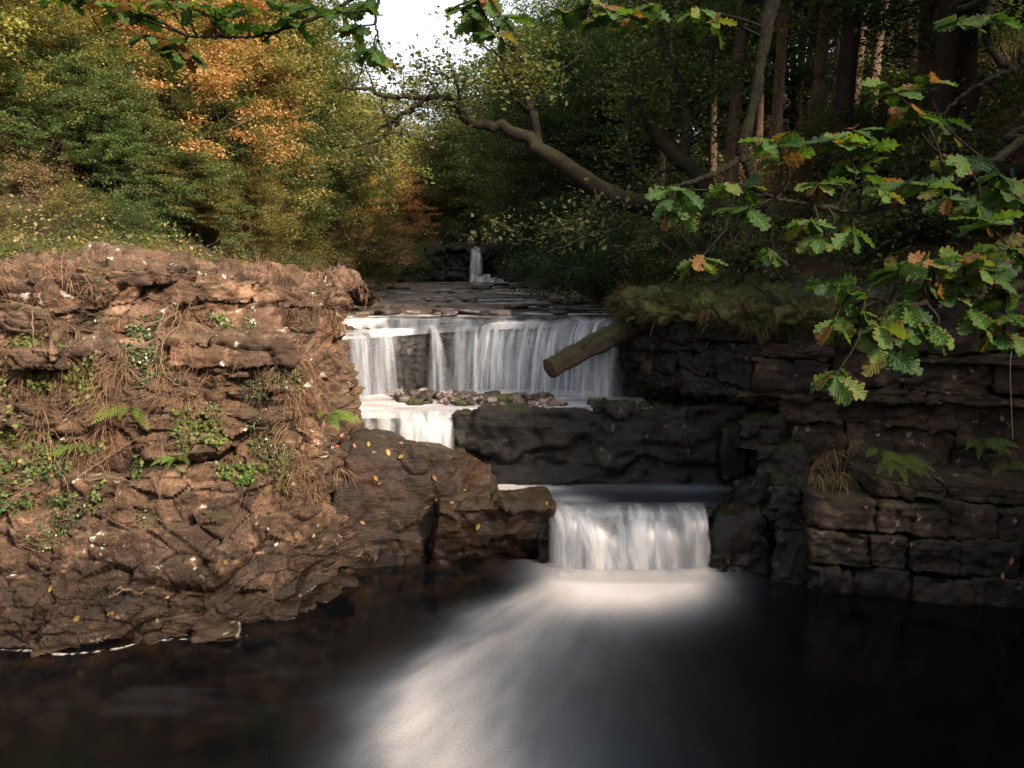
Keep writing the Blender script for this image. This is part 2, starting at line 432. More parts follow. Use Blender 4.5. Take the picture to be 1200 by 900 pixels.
M['fall_curtain'] = fall_mat('fall_curtain', color=(.55, .57, .62), blue=(.15, .19, .25), freq=5.0, lo=0.36, hi=0.72, strength=0.8, vf=0.5)
M['fall_soft'] = fall_mat('fall_soft', color=(0.74, 0.73, 0.72), freq=3.4, lo=0.16, hi=0.62, vf=0.6, blue=(0.30, 0.34, 0.39))
M['froth'] = fall_mat('froth', color=(0.6, 0.56, 0.52), freq=2.5, lo=0.44, hi=0.6, vf=6.0, blue=(0.4, 0.4, 0.4))
M['foam'] = fall_mat('foam', color=(0.72, 0.7, 0.68), freq=2.0, lo=0.0, hi=0.5, vf=1.0, blue=(0.5, 0.5, 0.5))
def flat_mat(name, c, rough=0.6, metal=0.0):
    t = NT(name); tc = t.n('TexCoord')
    cc = t.mix(0.6, c, t.ramp(t.noise(tc.outputs['Object'], 12, 5), [(0.3, 0.5), (0.7, 1.3)]), 'MULTIPLY')
    b = t.n('BsdfPrincipled', i_Roughness=rough, i_Metallic=metal); t.t.links.new(cc, b.inputs['Base Color'])
    return t.done(b.outputs[0])
M['teal'] = flat_mat('teal', (0.006, 0.045, 0.05), 0.5)
# the big oak leaves overhead: green blade with a paler midrib, browned at the edges
def oak_mat():
    t = NT('oak_leaf')
    oi = t.n('ObjectInfo'); uv = t.n('UVMap'); s = t.n('SeparateXYZ'); t.t.links.new(uv.outputs[0], s.inputs[0])
    tc = t.n('TexCoord')
    c = t.ramp(oi.outputs['Random'], [(0.0, (0.018, 0.05, 0.014)), (0.35, (0.035, 0.09, 0.02)), (0.72, (0.065, 0.14, 0.026)), (0.88, (0.10, 0.13, 0.025)), (0.93, (0.16, 0.07, 0.025)), (1.0, (0.11, 0.045, 0.02))])
    n = t.noise(tc.outputs['Object'], 30, 4)
    au = t.math('ABSOLUTE', t.math('SUBTRACT', s.outputs[0], 0.5))
    br = t.step(t.math('ADD', t.math('MULTIPLY', au, 1.2), t.math('MULTIPLY', n, 0.6)), 0.72, 0.86)
    c = t.mix(t.math('MULTIPLY', br, t.step(oi.outputs['Random'], 0.2, 0.8)), c, (0.17, 0.085, 0.025))
    c = t.mix(t.math('MULTIPLY', t.step(au, 0.035, 0.015), 0.5), c, (0.2, 0.24, 0.08))
    wv = t.math('SINE', t.math('MULTIPLY', t.math('ADD', s.outputs[1], t.math('MULTIPLY', au, -0.7)), 50.0))
    c = t.mix(t.math('MULTIPLY', t.step(wv, 0.75, 1.0), 0.25), c, (0.16, 0.2, 0.06))
    bs = t.n('BsdfPrincipled', i_Roughness=0.58); t.t.links.new(c, bs.inputs['Base Color']); bs.inputs['Specular IOR Level'].default_value = 0.3
    bp = t.n('Bump'); bp.inputs['Strength'].default_value = 0.35; bp.inputs['Distance'].default_value = 0.004
    t.t.links.new(wv, bp.inputs['Height']); t.t.links.new(bp.outputs[0], bs.inputs['Normal'])
    tr = t.n('BsdfTranslucent'); t.t.links.new(t.mix(1.0, c, (1.5, 1.5, 0.6), 'MULTIPLY'), tr.inputs['Color'])
    mx = t.n('MixShader'); mx.inputs[0].default_value = 0.45
    t.t.links.new(bs.outputs[0], mx.inputs[1]); t.t.links.new(tr.outputs[0], mx.inputs[2])
    return t.done(mx.outputs[0])
M['oak_leaf'] = oak_mat()

# ------------------------------------------------------------------ terrain
Z1, Z2, Z3 = 1.0, 2.35, 3.93
def xl_(y): return np.interp(y, [0, 17, 20, 50, 66, 90, 200], [-4.6, -4.2, -4.6, -10.5, -9.0, -9, -12])
def xr_(y): return np.interp(y, [0, 17, 20, 50, 66, 90, 200], [2.4, 2.4, 2.6, 3.4, 0.5, 0, 0])
def height(x, y):
    x = np.asarray(x, float); y = np.asarray(y, float)
    p = np.stack([x * 0.25, y * 0.25, x * 0], -1).reshape(-1, 3)
    nz = fbm(p, 4, 3).reshape(x.shape)
    L = xl_(y) - x; Rr = x - xr_(y)
    bank = np.interp(y, [0, 12, 20, 60, 200], [4.1, 4.4, 4.3, 4.6, 8])
    rise = np.interp(y, [0, 12, 60, 110, 200], [0.5, 0.5, 0.42, 0.3, 0.3])
    zl = bank + 0.15 + rise * np.clip(L - 1.5, 0, 60) + 0.25 * np.clip(L - 14, 0, 40) + 0.35 * nz
    zr = bank + 0.1 + (rise + 0.12) * np.clip(Rr - 1.2, 0, 60) + .3 * np.clip(Rr - 10, 0, 40) + 0.35 * nz
    bed = np.interp(y, [17, 19, 66, 67, 110, 260], [3.85, 3.85, 4.2, 6.0, 9.0, 22.0])
    sl = np.clip(L / 0.8, 0, 1); sr = np.clip(Rr / 0.8, 0, 1)
    z = bed * (1 - np.maximum(sl, sr)) + zl * sl + zr * (sr * (1 - sl))
    return z
def dense(a):  # non-uniform axis
    return np.unique(np.round(np.concatenate(a), 3))
gx = dense([np.linspace(-170, -40, 27), np.linspace(-40, 40, 161), np.linspace(40, 170, 27)])
gy = dense([np.linspace(18.6, 60, 120), np.linspace(60, 120, 60), np.linspace(120, 420, 30)])
XX, YY = np.meshgrid(gx, gy, indexing='ij')
ZZ = height(XX, YY)
V = np.stack([XX, YY, ZZ], -1).reshape(-1, 3)
struct(obj('ground', build_mesh('ground', V, [grid_faces(len(gx), len(gy))[:, ::-1]]), M['ground']), 'wooded valley floor and slopes under leaf litter', 'ground')
# near banks beside and behind the camera, with the deep pool floor between them
gx2 = dense([np.linspace(-170, -20, 16), np.linspace(-20, 20, 81), np.linspace(20, 170, 16)])
gy2 = dense([np.linspace(-170, -10, 16), np.linspace(-10, 18.6, 60), np.linspace(18.6, 20.2, 5)])
XX, YY = np.meshgrid(gx2, gy2, indexing='ij')
bl = np.interp(YY, [-170, 0, 3, 9, 12, 16.5, 18.6], [-3, -3, -9, -10, -9.0, -6.2, -4.3])
br_ = np.interp(YY, [-170, 0, 3, 9, 11, 14, 16.5, 18.6], [2.5, 2.5, 8.0, 9.5, 9.8, 7.2, 4.4, 2.6])
zl = 4.5 + np.interp(YY, [12, 17, 18.6], [.2, .35, .5]) * np.clip(bl - XX - 1.2, 0, 60) + .2 * np.clip(bl - XX - 14, 0, 40); zr = 4.3 + 0.6 * np.clip(XX - br_ - 1, 0, 60)
floor_ = np.interp(YY, [-10, 1.5, 4, 14, 16, 18.2, 18.6], [3.4, 3.4, -1.4, -1.4, -1.0, 0.5, 3.8])
a = np.clip((bl - XX) / 1.0, 0, 1); b = np.clip((XX - br_) / 1.0, 0, 1)
ZZ = np.where(a > 0, floor_ * (1 - a) + zl * a, floor_ * (1 - b) + zr * b)
ZZ = ZZ + np.where((a > 0.9) | (b > 0.9), 0.25 * fbm(np.stack([XX * .3, YY * .3, XX * 0], -1).reshape(-1, 3), 3, 5).reshape(XX.shape), 0)
V = np.stack([XX, YY, ZZ], -1).reshape(-1, 3)
struct(obj('near_ground', build_mesh('near_ground', V, [grid_faces(len(gx2), len(gy2))[:, ::-1]]), M['ground']), 'dark pool floor and the banks rising around it', 'ground')
def near_h(x, y):
    i = np.clip(np.searchsorted(gx2, x), 0, len(gx2) - 1); j = np.clip(np.searchsorted(gy2, y), 0, len(gy2) - 1)
    return ZZ[i, j]
def gz(x, y):
    return float(height(np.array([x]), np.array([y]))[0]) if y > 18.6 else float(near_h(x, y))

# ------------------------------------------------------------------ rock builders
def rock_disp(V, N, amp=0.12, scale=(1.3, 1.3, 2.6), crack=0.08, rough=0.05, s=0, fine=0.015, cw=0.07, strata=0.0, ridge=0.0, facet=0.0):
    w = np.stack([fbm(V * 0.9, 3, s + 40 + k) for k in range(3)], 1) * 0.25
    q = (V + w) * np.array(scale)
    f1, f2, cid, off = voronoi(q, s)
    tilt = (off * np.stack([np.cos(cid * 40), np.sin(cid * 57), np.cos(cid * 91)], 1)).sum(1)
    d = amp * (cid - 0.5) + amp * 0.7 * tilt - crack * np.exp(-((f2 - f1) / cw) ** 2)
    q2 = (V + w * 0.5) * np.array(scale) * 3.1
    g1, g2, cid2, off2 = voronoi(q2, s + 5)
    tilt2 = (off2 * np.stack([np.cos(cid2 * 47), np.sin(cid2 * 61), np.cos(cid2 * 83)], 1)).sum(1)
    d = d + amp * 0.34 * (cid2 - 0.5) + amp * 0.5 * tilt2 - crack * 0.35 * np.exp(-((g2 - g1) / 0.07) ** 2)
    if facet:
        g1, g2, cid3, off3 = voronoi((V + w * .4) * np.array(scale) * 8.3, s + 7)
        tilt3 = (off3 * np.stack([np.cos(cid3 * 47), np.sin(cid3 * 61), np.cos(cid3 * 83)], 1)).sum(1)
        d = d + facet * (.4 * (cid3 - .5) + .8 * tilt3)
    d = d + rough * fbm(V * 2.2, 4, s + 3) + fine * .6 * fbm(V * 11, 4, s + 8, .6)
    if strata:
        u = V[:, 2] * 2.4 + 0.5 * fbm(V * np.array([.5, .5, .9]), 3, s + 12)
        saw = u - np.floor(u); d = d + strata * (np.minimum(saw * 1.3, (1 - saw) * 5) - .5) * (0.5 + 0.5 * vnoise(V * .8, s + 30))
    if ridge: d = d + ridge * (1 - 2 * np.abs(fbm(V * 1.4, 4, s + 50)))
    return V + N * d[:, None]
def cube_grid(n):
    """welded n x m x k lattice cube surface: returns unit coords (-1..1) and quads; n = 3 counts"""
    pts, faces, idx = [], [], {}
    nx, ny, nz = n
    ax = [np.linspace(-1, 1, k + 1) for k in n]
    def vid(i, j, k):
        key = (i, j, k)
        if key not in idx:
            idx[key] = len(pts); pts.append((ax[0][i], ax[1][j], ax[2][k]))
        return idx[key]
    for i in range(nx):
        for j in range(ny):
            faces.append((vid(i, j, nz), vid(i + 1, j, nz), vid(i + 1, j + 1, nz), vid(i, j + 1, nz)))
            faces.append((vid(i, j + 1, 0), vid(i + 1, j + 1, 0), vid(i + 1, j, 0), vid(i, j, 0)))
    for i in range(nx):
        for k in range(nz):
            faces.append((vid(i, 0, k), vid(i + 1, 0, k), vid(i + 1, 0, k + 1), vid(i, 0, k + 1)))
            faces.append((vid(i, ny, k + 1), vid(i + 1, ny, k + 1), vid(i + 1, ny, k), vid(i, ny, k)))
    for j in range(ny):
        for k in range(nz):
            faces.append((vid(0, j, k + 1), vid(0, j + 1, k + 1), vid(0, j + 1, k), vid(0, j, k)))
            faces.append((vid(nx, j, k), vid(nx, j + 1, k), vid(nx, j + 1, k + 1), vid(nx, j, k + 1)))
    return np.array(pts), np.array(faces)
_cg = {}
def hex_rock(c8, n=(10, 10, 10), rnd=0.25, s=0, **kw):
    """c8: corners bottom (front-left, front-right, back-right, back-left) then the same at the top"""
    if n not in _cg: _cg[n] = cube_grid(n)
    U, F = _cg[n]
    U = U.copy()
    L = np.linalg.norm(U, axis=1, keepdims=True); mx = np.abs(U).max(1, keepdims=True)
    sph = U / L * 1.18
    # round edges: blend near edges only
    k = np.sort(np.abs(U), 1)[:, 1:2]
    U = U * (1 - rnd * k ** 3) + sph * (rnd * k ** 3)
    u = (U + 1) / 2
    c = np.asarray(c8, float)
    x, y, z = u[:, 0:1], u[:, 1:2], u[:, 2:3]
    V = ((1 - x) * (1 - y) * c[0] + x * (1 - y) * c[1] + x * y * c[2] + (1 - x) * y * c[3]) * (1 - z) + \
        ((1 - x) * (1 - y) * c[4] + x * (1 - y) * c[5] + x * y * c[6] + (1 - x) * y * c[7]) * z
    N = vnormals(V, F)
    V = rock_disp(V, N, s=s, **kw)
    return V, F
def rock_obj(name, c8, mat, parent=None, **kw):
    V, F = hex_rock(c8, **kw)
    return obj(name, build_mesh(name, V, [F], smooth=True), mat, parent)
def sheet(ctrl, nu, nv, flip=False, **kw):
    c = np.asarray(ctrl, float)
    S = spline(c, nu); S = spline(S.transpose(1, 0, 2), nv).transpose(1, 0, 2)
    V = S.reshape(-1, 3); F = grid_faces(nu, nv)
    if flip: F = F[:, ::-1]
    N = vnormals(V, F)
    V = rock_disp(V, N, **kw)
    return V, F, vnormals(V, F)

# ------------------------------------------------------------------ left outcrop
rows_py = None
def colpts(px, wl, rows, back):
    """waterline pixel row wl, then (py, depth) rows, then back points"""
    w = G(px, wl, 0)
    pts = [w + np.array([0.1, -0.35, -1.2]), w + np.array([0, -0.05, -0.15])]
    for py, d in rows: pts.append(P(px, py, d))
    for d, dz in back:
        e = pts[-1 if d == back[0][0] else -1]
        pts.append(np.array([e[0] * 1.02 - 0.2, e[1] + d, e[2] + dz]))
    return pts
BK = [(1.2, 0.06), (2.5, 0.1), (4.0, -0.5)]
ctrl = [
    colpts(-420, 775, [(735, 10.2), (640, 11.0), (520, 11.4), (420, 11.6), (385, 11.9), (312, 12.3), (300, 12.9)], BK),
    colpts(-200, 772, [(730, 10.3), (640, 11.0), (520, 11.3), (425, 11.5), (400, 11.8), (326, 12.1), (313, 12.7)], BK),
    colpts(0, 763, [(715, 10.5), (630, 11.0), (515, 11.3), (420, 11.5), (398, 11.85), (328, 12.1), (315, 12.6)], BK),
    colpts(70, 762, [(712, 10.5), (625, 11.05), (510, 11.45), (420, 11.6), (398, 12.0), (326, 12.2), (314, 12.7)], BK),
    colpts(140, 758, [(705, 10.6), (615, 11.2), (505, 11.6), (425, 11.8), (400, 12.2), (328, 12.4), (316, 12.9)], BK),
    colpts(205, 750, [(700, 10.8), (612, 11.4), (505, 11.8), (415, 12.1), (396, 12.7), (345, 13.0), (332, 13.4)], BK),
    colpts(270, 742, [(695, 11.0), (605, 11.6), (505, 12.1), (412, 12.3), (395, 13.0), (348, 13.3), (335, 13.8)], BK),
    colpts(340, 718, [(672, 11.5), (595, 12.0), (505, 12.4), (415, 12.7), (397, 13.3), (349, 13.7), (337, 14.2)], BK),
    colpts(392, 692, [(650, 12.3), (585, 12.55), (508, 12.85), (430, 13.2), (400, 13.7), (355, 14.2), (343, 14.8)], BK),
]
def side(px, y, z7):
    x = P(px, 450, y)[0]
    zs = [-1.2, -0.2, 0.4, 1.3, 2.3, 3.2, 3.7, z7 - 0.12, z7]
    off = [0, 0, 0, 0, 0, -0.05, -0.12, -0.22, -0.6]
    pts = [np.array([x + o, y, z]) for z, o in zip(zs, off)]
    e = pts[-1]
    return pts + [e + np.array([-1.2, 0.3, 0.05]), e + np.array([-3.2, 0.8, 0.1]), e + np.array([-5.5, 1.2, 0.0])]
ctrl.append(side(408, 14.2, 4.58)); ctrl.append(side(403, 15.8, 4.52)); ctrl.append(side(395, 17.6, 4.45)); ctrl.append(side(384, 20.5, 4.3)); ctrl.append(side(372, 24, 4.2))
LV, LF, LN = sheet(ctrl, 620, 460, amp=0.30, scale=(0.6, 0.6, 1.15), crack=0.10, rough=0.08, s=11, fine=0.022, cw=.06, strata=.20, ridge=.0, facet=.035)
left = struct(obj('left_cliff', build_mesh('left_cliff', LV, [LF], smooth=False), M['rock_warm']), 'sunlit brown rock outcrop hung with dry grass and ivy', 'cliff')
Lpx, Lpy = proj(LV)
vis_left = (LV[:, 1] < 19) & (LV[:, 2] > 0.05)

def slab(px0, px1, pyt, pyb, y0, depth, s, mat=M['rock_warm'], parent=left, name='rock_block', n=(14, 8, 6), skew=0.0, **kw):
    """block whose front face fills px0..px1, pyt..pyb at depth y0 (it sits in the face behind it)"""
    a, b = P(px0, pyb, y0), P(px1, pyb, y0 + skew); c, d = P(px0, pyt, y0 + .06), P(px1, pyt, y0 + skew + .06)
    bk = np.array([0, depth, 0])
    kw = {'amp': 0.05, 'crack': 0.02, 'rough': 0.03, 'rnd': 0.3, **kw}
    return rock_obj(name, [a, b, b + bk, a + bk, c, d, d + bk, c + bk], mat, parent, n=n, s=s, **kw)
for k, a_ in enumerate([
    (192, 342, 398, 432, 11.95, 1.0, 0.4), (186, 300, 330, 356, 13.0, 1.2, 0.4), (290, 388, 338, 360, 13.55, 1.2, 0.7), (5, 62, 410, 436, 11.3, .7, 0.0), (60, 190, 312, 332, 12.25, 1.2, .3),
    (225, 262, 600, 655, 11.3, .6, 0.2), (140, 200, 440, 478, 11.6, .5, 0.1), (60, 112, 640, 690, 10.8, .5, 0.1), (290, 335, 610, 668, 11.6, .6, 0.2),
    (330, 378, 640, 700, 11.9, .5, 0.3), (0, 45, 575, 620, 11.1, .6, 0.0), (-20, 40, 690, 740, 10.3, .6, 0.0), (60, 140, 700, 745, 10.38, .6, 0.05), (200, 262, 705, 740, 10.65, .5, 0.1),
    (300, 345, 690, 728, 11.2, .5, 0.3), (225, 275, 480, 525, 11.8, .5, 0.2), (240, 330, 345, 392, 13.05, .6, 0.3), (330, 375, 555, 610, 12.1, .5, 0.3), (130, 190, 590, 640, 11.2, .6, .1)]):
    slab(a_[0], a_[1], a_[2], a_[3], a_[4] - (.22 if k < 5 else .0), a_[5] + .2, s=60 + k, skew=a_[6], n=(34, 12, 18), rnd=0.08, amp=.09, scale=(1.4, 1.4, 2.4), crack=.03, rough=.04, fine=.02, strata=.06, facet=.03)

# smooth brown boulder and the low flat block in front of the lower fall
rock_obj('rock_block', [G(386, 712, -.6), G(530, 690, -.6), P(610, 700, 15.0), P(380, 700, 15.0),
                        P(392, 508, 13.0), P(535, 530, 13.45), P(580, 540, 14.7), P(400, 492, 14.85)], M['rock_brown'], left,
         n=(70, 50, 60), rnd=0.18, s=31, amp=0.08, scale=(0.5, 0.5, .6), crack=0.015, rough=0.05, fine=0.012, ridge=.015)['label'] = 'smooth brown boulder face beside the low flat block'
rock_obj('rock_block', [G(502, 694, -.6), G(636, 680, -.6), P(640, 680, 14.3), P(505, 680, 14.3),
                        P(512, 598, 12.9), P(652, 592, 13.2), P(640, 572, 14.1), P(515, 566, 14.0)], M['rock_brown'], left,
         n=(56, 36, 44), rnd=0.12, s=33, amp=0.10, scale=(0.7, 0.7, 1.0), crack=0.02, rough=0.05, fine=0.014, ridge=.02)['label'] = 'low flat-topped block at the foot of the boulder'

# ------------------------------------------------------------------ right cliff: bedded blocks
W = np.array([(2.75, 19.0), (2.35, 17.4), (2.3, 16.4), (3.05, 15.5), (3.95, 14.75), (4.95, 13.7), (6.4, 13.25), (8.3, 12.85), (10.5, 12.4), (13.0, 11.6)])
seg = np.linalg.norm(np.diff(W, axis=0), axis=1); cum = np.concatenate([[0], np.cumsum(seg)])
def wall(s_):
    x = np.interp(s_, cum, W[:, 0]); y = np.interp(s_, cum, W[:, 1])
    e = 0.25
    dx = np.interp(s_ + e, cum, W[:, 0]) - np.interp(s_ - e, cum, W[:, 0]); dy = np.interp(s_ + e, cum, W[:, 1]) - np.interp(s_ - e, cum, W[:, 1])
    n = unit(np.array([-dy, dx]))      # into the rock
    if n[1] < 0 and abs(n[0]) < .5: n = -n
    if n[0] < 0 and abs(n[1]) < .8: n = -n
    return np.array([x, y]), n
# backing sheet
bctrl = []
for s_ in np.linspace(0, cum[-1], 12):
    p, n = wall(s_)
    cave = 1.3 * np.interp(s_, [cum[1], cum[2], cum[4], cum[5], cum[5] + .6], [0.2, 1, 1, 0.6, 0.25])
    rowz = [(-1.5, cave + .5), (0.0, cave + .5), (1.2, cave + .5), (2.2, cave + .4), (2.7, 0.5), (3.5, 0.45), (4.35, 0.45), (4.6, 0.8), (4.75, 2.0), (4.9, 3.5)]
    bctrl.append([np.array([p[0] + n[0] * o, p[1] + n[1] * o, z]) for z, o in rowz])
BV, BF, BN = sheet(bctrl, 180, 110, amp=0.12, crack=0.05, rough=0.08, s=5)
right = struct(obj('right_cliff', build_mesh('right_cliff', BV, [BF]), M['rock_grey']), 'shaded cliff of bedded grey sandstone blocks with ferns', 'cliff')
rr = random.Random(5)
bedz = [1.55, 1.98, 2.36, 2.80, 3.0, 3.5, 3.72, 4.12, 4.52]
bedset = [0.46, 0.34, 0.40, 0.02, 0.10, 0.0, 0.12, 0.26]
def bz(i, s_): return bedz[i] + 0.07 * float(vnoise(np.array([[s_ * .7, i * 5.3, 0.]]), 3)[0]) + 0.03 * float(vnoise(np.array([[s_ * 2.2, i * 5.3, 2.]]), 4)[0])
nb = 0; skip = []
for bi in range(len(bedz) - 1):
    s_ = cum[1] + 0.2 + rr.uniform(0, .5); nskip = []
    while s_ < cum[-2]:
        wd = rr.uniform(0.5, 2.1)
        hit_ = [k for k in skip if k[0] - .25 < s_ < k[1]]
        if hit_: s_ = hit_[0][1] + .004; continue
        nxt = [k[0] for k in skip if s_ < k[0] < s_ + wd + .25]
        if nxt: wd = min(nxt) - s_
        top = bi + 1
        if bi < len(bedz) - 2 and rr.random() < .28: top = bi + 2; nskip.append((s_, s_ + wd))
        sm = s_ + wd / 2
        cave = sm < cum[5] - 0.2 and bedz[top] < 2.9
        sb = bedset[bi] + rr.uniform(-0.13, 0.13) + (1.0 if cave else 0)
        pa, na = wall(s_ + 0.004); pb, nb_ = wall(s_ + wd - 0.004)
        dep = 1.0
        j = lambda: rr.uniform(-.05, .05)
        def cn(p, n, o, z): return np.array([p[0] + n[0] * o, p[1] + n[1] * o, z])
        za, zb, zc, zd = bz(bi, s_) + .004, bz(bi, s_ + wd) + .004, bz(top, s_) - .004, bz(top, s_ + wd) - .004
        c8 = [cn(pa, na, sb + j(), za), cn(pb, nb_, sb + j(), zb), cn(pb, nb_, sb + dep, zb), cn(pa, na, sb + dep, za),
              cn(pa, na, sb + .03 + j(), zc), cn(pb, nb_, sb + .03 + j(), zd), cn(pb, nb_, sb + dep, zd), cn(pa, na, sb + dep, zc)]
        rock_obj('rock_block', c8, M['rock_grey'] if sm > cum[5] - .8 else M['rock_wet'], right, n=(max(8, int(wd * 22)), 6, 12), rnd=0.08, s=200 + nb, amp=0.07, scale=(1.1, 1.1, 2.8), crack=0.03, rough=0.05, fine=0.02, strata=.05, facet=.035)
        nb += 1
        s_ += wd
    skip = nskip
# the squared blocks at the water's edge, in courses
q0, q1, q2 = G(948, 692, 0)[:2], G(1200, 716, 0)[:2], G(1420, 735, 0)[:2]
def wl(s_):
    return q0 + (q1 - q0) * s_ if s_ <= 1 else q1 + (q2 - q1) * (s_ - 1)
courses = [(-0.5, 0.42, 0.0, [0, .22, .5, .78, 1.1, 1.5, 1.9]), (0.42, 0.98, 0.06, [0, .3, .48, .72, 1.0, 1.3, 1.65, 1.95]), (0.98, 1.5, 0.14, [0.02, .33, .5, .66, .9, 1.2, 1.55, 1.95]), (1.5, 1.78, 0.38, [.36, .52, .68, .95, 1.3, 1.8])]
for ci, (z0, z1, sb, ss) in enumerate(courses):
    for k in range(len(ss) - 1):
        a_, b_ = wl(ss[k] + .002), wl(ss[k + 1] - .002)
        o = sb + rr.uniform(-.05, .06); t_ = rr.uniform(-.05, .05)
        c8 = [(*(a_ + [0, o]), z0 + .01), (*(b_ + [0, o]), z0 + .01), (*(b_ + [0.1, o + 1.5]), z0 + .01), (*(a_ + [0.1, o + 1.5]), z0 + .01),
              (*(a_ + [0, o + .05]), z1 + t_ - .01), (*(b_ + [0, o + .05]), z1 + t_ - .01), (*(b_ + [0.1, o + 1.5]), z1 + t_ - .01), (*(a_ + [0.1, o + 1.5]), z1 + t_ - .01)]
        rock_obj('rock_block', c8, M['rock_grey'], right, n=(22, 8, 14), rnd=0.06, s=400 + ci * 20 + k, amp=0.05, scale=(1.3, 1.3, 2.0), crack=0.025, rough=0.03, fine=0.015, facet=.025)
# dark blocks between the fall and the squared blocks
for k, (a_, b_, c_, d_, y0, y1, z0, z1) in enumerate([(824, 905, 838, 900, 13.0, 14.6, -.5, 1.02), (893, 955, 905, 958, 12.6, 14.2, -.5, .95), (850, 900, 862, 905, 13.45, 14.9, .7, 1.4),
                                                    (895, 962, 900, 962, 13.0, 14.6, .9, 1.55), (880, 945, 885, 945, 13.5, 14.9, 1.35, 2.0), (860, 920, 865, 920, 13.8, 15.2, 1.9, 2.4)]):
    def at(px, y, z):
        return np.array([(px - 600) / FPX * (y * cp - (z - CAMZ) * sp), y, z])
    c8 = [at(a_, y0, z0), at(b_, y0 - .1, z0), at(b_ + 10, y1, z0), at(a_ + 10, y1, z0), at(c_, y0 + .1, z1), at(d_, y0, z1), at(d_ + 10, y1, z1), at(c_ + 10, y1, z1)]
    rock_obj('rock_block', c8, M['rock_wet'], right, n=(20, 14, 18), rnd=0.25, s=500 + k, amp=0.1, scale=(1.8, 1.8, 2.4), crack=0.04, rough=0.06)
# dark ledge that holds the middle pool
ledge = struct(rock_obj('rock_ledge', [P(515, 545, 15.15) * [1, 1, 0] + [0, 0, .3], P(900, 570, 15.0) * [1, 1, 0] + [0, 0, .3], (5.0, 17.5, .3), (-.9, 17.0, .3),
                        P(528, 492, 15.05) * [1, 1, 0] + [0, 0, 2.40], P(880, 478, 15.0) * [1, 1, 0] + [0, 0, 2.52], (5.0, 17.5, 2.2), (-.6, 16.6, 2.18)], M['rock_wet'], None,
         n=(90, 40, 36), rnd=0.12, s=77, amp=0.12, scale=(0.5, 0.5, 1.3), crack=0.03, rough=0.09, strata=.02, fine=.025, ridge=.04), 'dark wet rock ledge damming the middle pool', 'rock ledge')
for k, a_ in enumerate([(845, 880, 500, 565, 14.6, .6, 0)]):
    slab(*a_[:6], s=130 + k, mat=M['rock_wet'], parent=right, rnd=0.5)
# mossy cap that bulges over the overhang
mctrl = []
for s_ in np.linspace(cum[1] + .1, cum[6], 9):
    p, n = wall(s_)
    row = [(4.05, -0.02), (4.2, -0.22), (4.42, -0.2), (4.58, 0.0), (4.64, 0.4), (4.72, 1.2), (4.9, 2.4)]
    dz = np.interp(s_, [cum[2], cum[4], cum[6]], [0.03, -0.1, -0.1])
    mctrl.append([np.array([p[0] + n[0] * o, p[1] + n[1] * o, z + dz + (.0 if o > 0.3 else 0)]) for z, o in row])
MV, MF, MN = sheet(mctrl, 170, 70, amp=0.16, scale=(2.2, 2.2, 2.2), crack=0.1, rough=0.10, s=21, fine=0.03)
moss_cap = stuff(obj('moss', build_mesh('moss', MV, [MF]), M['moss']), 'thick green and brown moss cushion capping the overhanging ledge', 'moss')

# ------------------------------------------------------------------ rock steps behind the falls
def at_z(px, py, z): return G(px, py, z)
# lip curve of the upper fall (plan): pixel columns
LPX = np.array([385, 405, 440, 480, 520, 560, 600, 640, 680, 715, 745])
LPY = np.array([392, 391, 389, 386, 383, 381, 379, 378, 377, 376, 376])
LY = np.array([16.6, 16.9, 17.25, 17.55, 17.8, 17.95, 18.0, 17.95, 17.8, 17.55, 17.3])
lipx = np.array([P(a, b, c)[0] for a, b, c in zip(LPX, LPY, LY)])
lipz = np.array([P(a, b, c)[2] for a, b, c in zip(LPX, LPY, LY)])
def lip(px):
    return np.array([np.interp(px, LPX, lipx), np.interp(px, LPX, LY), np.interp(px, LPX, lipz)])
fctrl = []
for px in np.linspace(370, 765, 12):
    l = lip(px); l[0] += (px - np.clip(px, 385, 745)) / FPX * 17
    fctrl.append([l + np.array([0, -.25, -2.6]), l + np.array([0, -.2, -1.75]), l + np.array([0, -.12, -1.2]), l + np.array([0, -0.02, -.6]), l + np.array([0, 0.02, -.2]), l + np.array([0, .16, -.05]), l + np.array([0, .5, -.03]), l + np.array([0, 1.2, -.06]), l + np.array([0, 2.6, -.2])])
SV, SF, SN = sheet(fctrl, 200, 120, amp=0.12, scale=(1.6, 1.6, 2.6), crack=0.05, rough=0.05, s=15)
struct(obj('rock_step', build_mesh('rock_step', SV, [SF]), M['rock_wet']), 'dark rock step under the broad upper waterfall', 'rock step')
# lower steps
def step_rock(name, pts_top, drop, s, label, back=1.2):
    c = []
    for p in spline(np.array(pts_top), 9):
        c.append([p + np.array([0, -.2, -drop - .4]), p + np.array([0, -.18, -drop]), p + np.array([0, -.08, -drop * .5]), p + np.array([0, 0, -.15]), p + np.array([0, .15, -.06]), p + np.array([0, back * .5, -.1]), p + np.array([0, back, -.3])])
    V_, F_, _ = sheet(c, 90, 60, amp=0.13, scale=(2, 2, 2.5), crack=0.05, rough=0.05, s=s)
    return struct(obj(name, build_mesh(name, V_, [F_]), M['rock_wet']), label, 'rock step')
lowlip = [P(630, 598, 13.55), P(690, 602, 13.5), P(750, 604, 13.5), P(800, 600, 13.5), P(850, 600, 13.55)]
step_rock('rock_step', lowlip, 1.0, 25, 'dark rock step under the small lower fall')
midlip = [P(370, 498, 14.95), P(430, 500, 14.9), P(490, 502, 14.9), P(545, 505, 14.9)]
step_rock('rock_step', midlip, 1.3, 27, 'dark rock step beside the brown boulder top', back=.8)

